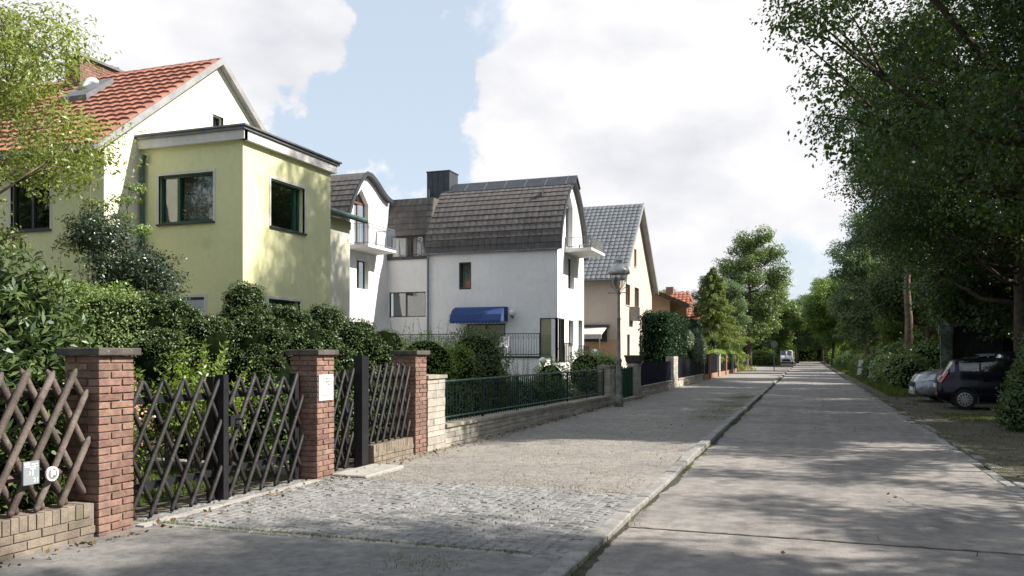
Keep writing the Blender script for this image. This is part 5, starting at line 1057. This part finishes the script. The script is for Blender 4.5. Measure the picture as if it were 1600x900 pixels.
sprigs('young_shrub', 'bright yellow-green young shrub with upright shoots behind the left gate leaf', [(-8.0, 8.85, 1.6), (-7.6, 9.0, 1.75), (-7.3, 9.25, 1.5), (-7.9, 9.2, 1.6), (-8.3, 8.7, 1.45)], LF['young'], 1, 16, .075, .03)
sprigs('rose_bush', 'flowering rose bush with pink blooms close behind the nearest brick pillar', [(-6.6, 6.55, 1.25), (-6.7, 6.9, 1.0), (-6.9, 6.5, 1.4)], LF['hedge'], 1, 9, .05, .03, flower=.5)
shrub('garden_shrub', 'leafy mid green shrub behind the middle of the driveway gate', [(-7.0, 10.0, .6, .5, .4, .6), (-7.5, 10.0, .55, .5, .4, .55), (-6.6, 9.6, .4, .3, .4, .4), (-8.6, 10.0, .5, .6, .5, .6)], 9000, .055, .032, LF['hedge'], jit=.25, up=.3)
shrub('garden_shrub', 'glossy leaved shrub seen through the wicket gate', [(-6.6, 9.9, .55, .4, .5, .55), (-6.7, 10.7, .6, .4, .55, .6), (-6.55, 11.4, .5, .35, .4, .5)], 8000, .07, .04, LF['rhodo'], jit=.2)
w = MB(); w.box((-11.5, 9.25, .0), (-6.2, 9.5, .12)); 
o = w.build('path_edging', M['slab']); tag(o, 'pale edging strip of the lawn seen through the driveway gate', 'edging')
sprigs('hedge_shoots', 'stray new shoots standing above the light green hedge', [(-9.2, 9.0, 2.75), (-9.8, 9.0, 2.85), (-9.0, 9.5, 2.7)], LF['hedge'], 1, 7, .045, .022)
# light green tree at the left edge with thin leaning stems
p = tree_parts(8.4, 3.1, 3.1, 2.5, 88, 56000, .085, .032, LF['rowan'], M['palebark'], .075, .62, seed=5, power=.4)
put_tree(p, (-12.3, 8.0, .02), 'airy light green tree with small drooping leaves at the left edge, before the red roof', name='rowan_tree')
def sapling(x, y_, h, lean, label, leaf, n=9, nl=3400, L=.06, Wd=.03, r=.35):
    t = thing('sapling', label, 'tree', (x, y_, .02)); st = MB(); C_ = []
    st.tube([(0, 0, 0), (lean*.4, 0, h*.5), (lean, 0, h)], [.03, .022, .006], 6)
    for k in range(n):
        f = .35+.65*k/n; a = k*2.4; e = (lean*f+math.cos(a)*.5*(1.15-f)*1.3, math.sin(a)*.5*(1.15-f)*1.3, h*f+.12); st.tube([(lean*f, 0, h*f-.1), e], [.01, .004], 4); C_.append(e)
    link('crown', clump_leaves(C_, [r*(1.2-.5*k/n) for k in range(n)], nl, L, Wd, leaf, 'crown', .35), t); st.build('trunk', M['palebark'], t, True)
sapling(-11.75, 11.1, 5.2, .1, 'thin bare-stemmed sapling with sparse leaves before the shaded yellow wall', LF['rowan'], 9, 2600)
sapling(-11.55, 11.7, 4.7, .15, 'slender climbing rose stem with sparse leaves leaning over the house corner', LF['hedge'], 12, 3600, r=.3)
p = tree_parts(4.4, 1.5, 1.3, .6, 44, 62000, .055, .026, LF['holly'], M['bark'], .05, .42, seed=9)
put_tree(p, (-11.35, 11.3, .02), 'dark irregular shrub standing before the corner of the yellow house', name='dark_shrub', cat='shrub')
# front garden of the white house
shrub('garden_shrub', 'yellow-green loose shrub row below the rear gable of the white house', [(-8.6, 16.0, 1.2, .8, .9, .85), (-8.2, 17.2, 1.3, .8, .9, .8), (-8.9, 14.9, 1.2, .7, .7, .85), (-8.0, 18.3, 1.1, .7, .8, .8), (-8.3, 15.2, .7, .9, 1.2, .7)], 34000, .05, .026, LF['young'], jit=.3)
sprigs('tall_weeds', 'thin upright stems rising above the yellow-green shrub row', [(-8.6, 17.2, 2.4), (-8.3, 18.0, 2.5), (-9, 16.6, 2.3)], LF['hedge'], 1, 5, .05, .02)
shrub('garden_shrub', 'round dense mid green shrub in front of the blue awning', [(-7.9, 19.5, 1.35, .85, .9, .95), (-7.5, 18.9, .9, .6, .7, .7), (-8.3, 20.3, 1.1, .7, .8, .9), (-7.7, 19.6, .6, .9, 1.1, .6)], 26000, .06, .034, LF['oak'], jit=.2)
sprigs('tall_weeds', 'wispy weeds growing in front of the white terrace wall', [(-8.4, 22.8, 2.1), (-8.1, 24, 1.6), (-8.6, 25, 1.7), (-8.0, 23.4, 1.8)], LF['grey'], 1, 5, .05, .014)
shrub('garden_shrub', 'low dark shrubs right behind the green picket fence', [(-7.45, y_, .4, .5, .8, .5+.12*math.sin(y_*3)) for y_ in np.arange(13.2, 25.2, .9)], 30000, .06, .032, LF['oak'], jit=.25)
shrub('garden_shrub', 'mid green bushes behind the street lamp and the green metal gate', [(-7.6, 29.5, .9, .8, .9, .9), (-7.3, 31, .9, .7, .9, .8), (-8.2, 27, .7, .6, .8, .7), (-7.4, 32.3, .8, .6, .8, .7)], 16000, .07, .04, LF['hedge'], jit=.3)
shrub('ivy_hedge', 'big square dark ivy hedge overhanging the board fence beside the orange bungalow', [(-6.6+dx, y_, z, .42, .62, .5) for y_ in np.arange(38.6, 51.4, .8) for z in (1.5, 2.1, 2.7, 3.12) for dx in (-.35, .3)]+[(-6.3, 47.5, 1.5, .5, 1.4, .6)], 90000, .08, .065, LF['ivy'], 'hedge', jit=.14, stems=False)
shrub('silver_ivy', 'silvery variegated ivy patch hanging on the road end of the dark ivy hedge', [(-5.86, 47.2, 2.1, .22, 1.5, .95), (-5.84, 49.6, 1.8, .25, 1.3, .9), (-5.88, 44.8, 2.3, .2, .8, .5)], 7000, .09, .07, LF['ivylight'], 'ivy', stems=False, jit=.1, f=.6)
shrub('clipped_hedge', 'long low clipped hedge with a light flat top above the far dark fences', [(-6.3, y_, 1.25, .5, 1.2, .62) for y_ in np.arange(61, 88, 1.6)], 30000, .09, .06, LF['young'], 'hedge', jit=.06, stems=False)
shrub('garden_shrub', 'bright green bush between the ivy hedge and the clipped hedge', [(-7, 53, 1.5, .8, 1, .9), (-6.8, 55.5, 1.3, .7, 1.2, .9), (-7.3, 58, 1.6, .9, 1.2, 1.0)], 14000, .1, .06, LF['bright'], jit=.3)

# trees: a few kinds are built, the rest are copies with their own place, size and turn
K1 = tree_parts(17.5, 7.7, 7.0, 3.6, 150, 165000, .112, .068, LF['oak'], M['bark'], .3, 1.2, seed=21, power=.45)
K7 = tree_parts(15, 4.8, 4.8, 2.4, 46, 17000, .19, .12, LF['oak'], M['bark'], .22, .95, seed=41, power=.35)
K2 = tree_parts(15, 4.6, 4.6, 2.2, 66, 52000, .19, .12, LF['oak'], M['bark'], .24, 1.3, seed=22)
K3 = tree_parts(12, 4.0, 4.0, 2.0, 52, 42000, .2, .13, LF['bright'], M['bark'], .2, 1.15, seed=23)
K4 = tree_parts(13.4, 3.6, 3.6, 1.6, 64, 46000, .19, .09, LF['grey'], M['palebark'], .22, 1.0, seed=24)
K5 = tree_parts(18, 4.9, 4.9, 2.0, 84, 60000, .24, .12, LF['tall'], M['bark'], .3, 1.25, seed=25, power=.3)
def fir_parts(h, r, n, leaf, seed):
    rs = np.random.default_rng(seed); C = []; Rr = []; t = MB(); t.tube([(0, 0, -.2), (0, 0, h*.5), (0, 0, h)], [.18, .1, .01], 7)
    P = []; D = []; 
    for k in range(150):
        f = (k+.5)/150; z = h*(.08+.9*f); a = k*2.4; L_ = r*(1-f)**.75*(.3+.9*rs.random())+.15; e = np.array([math.cos(a)*L_, math.sin(a)*L_, z-L_*.28]); s = np.array([0, 0, z])
        t.tube([s, s*.5+e*.5+[0, 0, .06], e], [.03, .018, .005], 4); m = int(n/150)
        q = rs.random(m)**.6; p = s+(e-s)*q[:, None]; side = np.array([-math.sin(a), math.cos(a), 0]); o_ = (rs.random(m)-.5)*.9*(1.1-q*.6); p = p+side*o_[:, None]*L_*.4; p[:, 2] -= rs.random(m)*.35; P.append(p); D.append(np.tile((e-s)*.4/L_+[0, 0, -.8], (m, 1))+rs.normal(size=(m, 3))*.3)
    P = np.concatenate(P); D = np.concatenate(D); return leafmesh('crown', P, D, rdir(len(P))+np.array([0, 0, .2]), .22, .06, leaf), t.mesh('trunk', M['bark'], True)
K6 = fir_parts(9.6, 4.0, 36000, LF['fir'], 3)
put_tree(K1, (6.2, 24.8, 0), 'huge dark oak at the right whose branches reach over the road and the parked cars', 0.4, 1.3, name='oak_tree')
put_tree(K1, (7.4, 34.5, -.02), 'second huge oak behind the first, its crown above the silver car', 2.6, .98, name='oak_tree')
put_tree(K4, (4.5, 72, 0), 'grey-green leafy tree on the right roadside before the far trees', 1, 1.02, name='willow_tree')
put_tree(K5, (-6.6, 104, 0), 'tallest dark narrow tree against the sky beyond the left gardens', .3, name='tall_tree')
put_tree(K6, (-7.9, 76, 0), 'light green drooping fir in front of the tall dark tree', name='fir_tree')
put_tree(K4, (-11.8, 107, 0), 'mid green bushy tree behind the red roof, left of the fir', 2, .9, name='leafy_tree')
put_tree(K3, (-3.8, 128, 0), 'bright sunlit green tree between the tall dark tree and the white van', .8, .95, name='leafy_tree')
put_tree(K3, (3.4, 124, 0), 'light green tree just right of the road end', 2.2, 1.15, name='leafy_tree')
put_tree(K4, (-8.6, 96, 0), 'dense mid green tree filling the gap between the fir and the tall tree', .5, .8, name='leafy_tree')
put_tree(K3, (-19, 112, 0), 'rounded tree top showing between the tan house and the orange bungalow', .8, 1.02, name='leafy_tree')
put_tree(K3, (-9.5, 112, 0), 'pale green low tree behind the street name signs', 2.8, .5, name='leafy_tree', group=None)
t = thing('pine_tree', 'tall slender tree with a bare reddish trunk in the middle of the right wood', 'tree', (5.2, 50, 0)); link('trunk', tree_parts(15, 2.5, 2.5, 8.5, 8, 10, .1, .1, LF['oak'], M['palebark'], .26, 1, seed=31)[1], t)
link('crown', tree_parts(15.5, 3.4, 3.4, 7.5, 40, 30000, .16, .1, LF['oak'], M['palebark'], .2, 1.1, seed=31)[0], t)
W1 = [(9.5, 30, .7, K2), (7.6, 39.5, .82, K2), (15, 29.5, .75, K5), (13, 38, .75, K2), (8.2, 45.5, .9, K2), (14.5, 46, .8, K2), (6.9, 56, .9, K2), (12, 54, .65, K5), (6.8, 64, .7, K3), (11.5, 63, .7, K2), (18, 55, .9, K5), (7.6, 82, .9, K2), (14, 72, .8, K5), (6.5, 92, .75, K3), (12, 88, .75, K2), (18, 84, .95, K2), (18.5, 40, .95, K2), (21, 31, .95, K5), (25, 48, 1.1, K2), (24, 66, 1.1, K2), (6.2, 104, .75, K3), (11, 104, .9, K2), (7, 118, .9, K2), (13, 122, .9, K5), (19, 104, 1.05, K2), (6, 134, .9, K3), (29, 36, 1.2, K2), (32, 58, 1.2, K2), (30, 85, 1.2, K2), (38, 46, 1.2, K5)]
for i, (x, y_, s, k) in enumerate(W1):
    put_tree(k, (x, y_, -.02), {0: 'low dark tree directly behind the dark hatchback', 1: 'dark tree behind the mossy green timber post', 4: 'tree just before the tall slender trunk in the right wood', 6: 'tree just beyond the tall slender trunk in the right wood', 8: 'light green tree at the roadside just before the grey-green tree', 11: 'dark tree at the roadside just beyond the grey-green tree', 13: 'light green tree farther down the right roadside, lower than its neighbours'}.get(i, 'dark leafy tree standing in the wood along the right side of the road'), i*1.9, s, name='woodland_tree', group='trees of the right wood')
# lower and higher trees at the right of the viewpoint: they shade the road
for i, (x, y_, s, k, zz) in enumerate([(9.6, 6.2, .78, K2, 1.35), (10.5, 10.5, .66, K7, 1), (9.0, 14.3, .6, K7, 1), (13.5, 8.0, .75, K2, 1), (8.2, 20.4, .72, K5, 1.66), (8.6, 17.2, .62, K7, 1), (10.5, 22, .9, K7, 1.3), (14, 15, .7, K3, 1), (15, 22, .72, K5, 1), (13.5, 1.5, .8, K2, 1), (9, -2.5, .8, K2, 1.1)]):
    put_tree(k, (x, y_, -.02), 'tree at the near end of the wood on the right, beside the road', i*1.3+.5, s, name='woodland_tree', group='near trees of the right wood', szz=zz)
for i, (x, y_, s, k) in enumerate([(-16, 150, .9, K3), (-9, 158, 1.0, K2), (-2, 165, .95, K3), (3.5, 158, .95, K2), (9, 150, 1, K2), (15, 160, 1.1, K2), (-24, 160, 1, K2), (-32, 150, 1, K3), (-5.5, 186, 1.1, K2), (3, 190, 1.1, K5), (21, 150, 1.1, K5), (-14, 180, 1.1, K2), (-40, 170, 1.1, K2), (10, 180, 1.1, K2), (-1.5, 150, .8, K2), (-12, 134, .8, K2), (-24, 135, .8, K3), (-18, 128, .7, K4)]):
    put_tree(k, (x, y_, -.02), 'tree in the green mass that closes the far end of the road', i*2.1, s, name='far_tree', group='trees closing the end of the road')
for i, (x, y_, s, k) in enumerate([(-34, -6, 1.1, K2), (-27, -12, 1.0, K2), (-8, -12, .8, K2), (4.5, -12, .9, K2), (-19, -9, .8, K3)]): put_tree(k, (x, y_, 0), 'tree standing behind the viewpoint, out of view', i*2.1, s, name='garden_tree', group='trees behind the viewpoint')
# undergrowth on the right
def und(label, blobs, n, L, leaf, jit=.3): return shrub('undergrowth', label, blobs, n, L, L*.6, leaf, 'shrub', 'undergrowth at the edge of the right wood', jit=jit)
und('near bush of dark leaves at the right edge in front of the dark hatchback', [(4.95, 20.4, .9, .85, .9, 1.2), (4.35, 20.0, .4, .6, .7, .5), (5.6, 21.6, 1.3, 1.1, 1.0, 1.5), (4.7, 21.2, .6, .6, .6, .7)], 30000, .075, LF['oak'])
for i, y_ in enumerate(np.arange(42, 126, 7.0)):
    x = 4.6+.4*math.sin(y_); und(['low roadside undergrowth bush below the right wood'][0], [(x, y_, .7, 1.1, 1.6, .95), (x+1.2, y_+2.2, 1.0, 1.3, 1.8, 1.3), (x-.2, y_+3.6, .5, 1.0, 1.5, .8), (x+.2, y_+5.2, .6, 1.0, 1.5, .8)], 11000, .14, LF['oak'] if i % 3 else LF['hedge'])
und('dense dark undergrowth behind the parked cars', [(7.6+1.5*i, 40.5+.8*math.sin(i*2), 1.3, 1.2, 1.2, 1.6) for i in range(9)]+[(4.3, 39.5, .6, .7, .9, .8)], 30000, .13, LF['oak'])
und('undergrowth to the right of the parked cars', [(10.5+i*1.3, 25.5+i*.5, 1.2, 1.1, 1.1, 1.5) for i in range(5)], 14000, .12, LF['oak'])
for i, (x, y_) in enumerate([(-10.5, 118), (-6.5, 122), (-13, 106), (-9.8, 92)]): und_ = shrub('roadside_bush', 'low bush beside the far side street', [(x, y_, .9, 1.5, 1.5, 1.3), (x+1.6, y_+1, .7, 1.2, 1.2, 1)], 7000, .16, .1, LF['bright'] if i % 2 else LF['hedge'], 'shrub', 'low bushes by the far side street', jit=.25)

shrub('far_hedge', 'long leafy hedge closing the view under the trees at the end of the road', [(x, 196+2*math.sin(x), 2.2, 3.2, 2, 3.2+.8*math.sin(x*1.7)) for x in np.arange(-50, 46, 3.6)], 60000, .42, .28, LF['bright'], 'hedge', jit=.3, stems=False)
shrub('roadside_bush', 'bush mass right of the road end before the far trees', [(5.5, 150, 1.6, 2, 3, 2.2), (7, 160, 2, 2.5, 3, 2.8), (4.6, 140, 1.1, 1.5, 3, 1.5), (6, 175, 2.5, 3, 4, 3.5), (-5, 170, 1.6, 3, 3, 2.4), (-9, 160, 2, 3, 3, 3), (-1, 190, 2, 3, 2, 2.6)], 26000, .3, .2, LF['bright'], 'shrub', jit=.3)
# ---------------------------------------------------------------- ground cover that nobody could count
def scatter(name, fn, n, L, Wd, leaf, up=1, kind='stuff'):
    P = np.array([fn() for _ in range(n)]); D = rdir(n)*.45+np.array([0, 0, up]); me = leafmesh(name, P, D, rdir(n), L*(.5+rl.random(n)), Wd, leaf, fold=.05)
    o = link(name, me); o['kind'] = kind; o['label'] = {'grass': 'sparse grass and weeds at the kerb, wall foot and road edge', 'fallen_leaves': 'dry fallen leaves scattered on the ground'}.get(name, name); return o
def tufts(cs, r): 
    def f():
        c = cs[rl.integers(len(cs))]; return (c[0]+rl.normal()*r*c[3], c[1]+rl.normal()*r*c[4], c[2])
    return f
cs_ = [(-1.6+rl.normal()*.02, y_, .0, .5, 2.2) for y_ in rl.uniform(3, 60, 70)]+[(-2.2+rl.normal()*.25, y_, .04, 4, 5) for y_ in rl.uniform(20, 34, 150)]+[(-5.62, y_, .04, .8, 3) for y_ in rl.uniform(9, 60, 60)]+[(-2.7, 5.6, .04, 3, 2.5)]*4+[(2.5, y_, 0, .7, 3) for y_ in rl.uniform(7, 40, 40)]
scatter('grass', tufts(cs_, .06), 26000, .022, .005, LF['grass'])
scatter('grass', lambda: (rl.uniform(2.6, 6.5), rl.uniform(6, 20)+0, -.01) if rl.random() < .6 else (rl.uniform(3.2, 4.5), rl.uniform(22, 25), -.01), 7000, .045, .008, LF['grass'])
scatter('grass', lambda: (2.9+abs(rl.normal())*1.0, rl.uniform(34, 110), -.01), 26000, .16, .03, LF['grass'])
scatter('grass', lambda: (rl.uniform(-11.9, -6.5), rl.uniform(6.4, 9.25), .03), 40000, .06, .009, LF['grass'])
scatter('grass', lambda: (rl.uniform(-5.9, -2.0), 6.13+rl.normal()*.02, .04), 1500, .025, .005, LF['grass'])
def lit():
    k = rl.random()
    if k < .62: return (2.5+abs(rl.normal())*1.6, rl.uniform(7, 45), .0)
    if k < .97: return (-5.6+abs(rl.normal())*.14, rl.uniform(3.5, 30), .05)
    return (rl.uniform(-5.6, 2.2), rl.uniform(4, 30), .052 if rl.random() < .5 else .06)
scatter('fallen_leaves', lit, 1800, .05, .035, LF['litter'], .1)
# pebbles on the gravel pavement
n = 16000; X = rl.uniform(-5.65, -1.85, n); Y = 9.2+rl.random(n)**1.6*22; r_ = rl.uniform(.004, .012, n)*rl.choice([1, 1, 1, 1.5], n); o6 = np.array([(1, 0, 0), (-1, 0, 0), (0, 1, 0), (0, -1, 0), (0, 0, .6), (0, 0, -.6)]); V = (o6[None]*r_[:, None, None]*rl.uniform(.7, 1.3, (n, 6, 1))+np.stack([X, Y, np.full(n, .045)], 1)[:, None]).reshape(-1, 3)
F = [(0, 2, 4), (2, 1, 4), (1, 3, 4), (3, 0, 4)]; me = bpy.data.meshes.new('pebbles'); me.from_pydata(V.tolist(), [], [tuple(i*6+a for a in f) for i in range(n) for f in F]); me.materials.append(M['pebble']); o = link('pebbles', me); o['kind'] = 'stuff'; o['label'] = 'small pebbles lying on the sandy pavement'
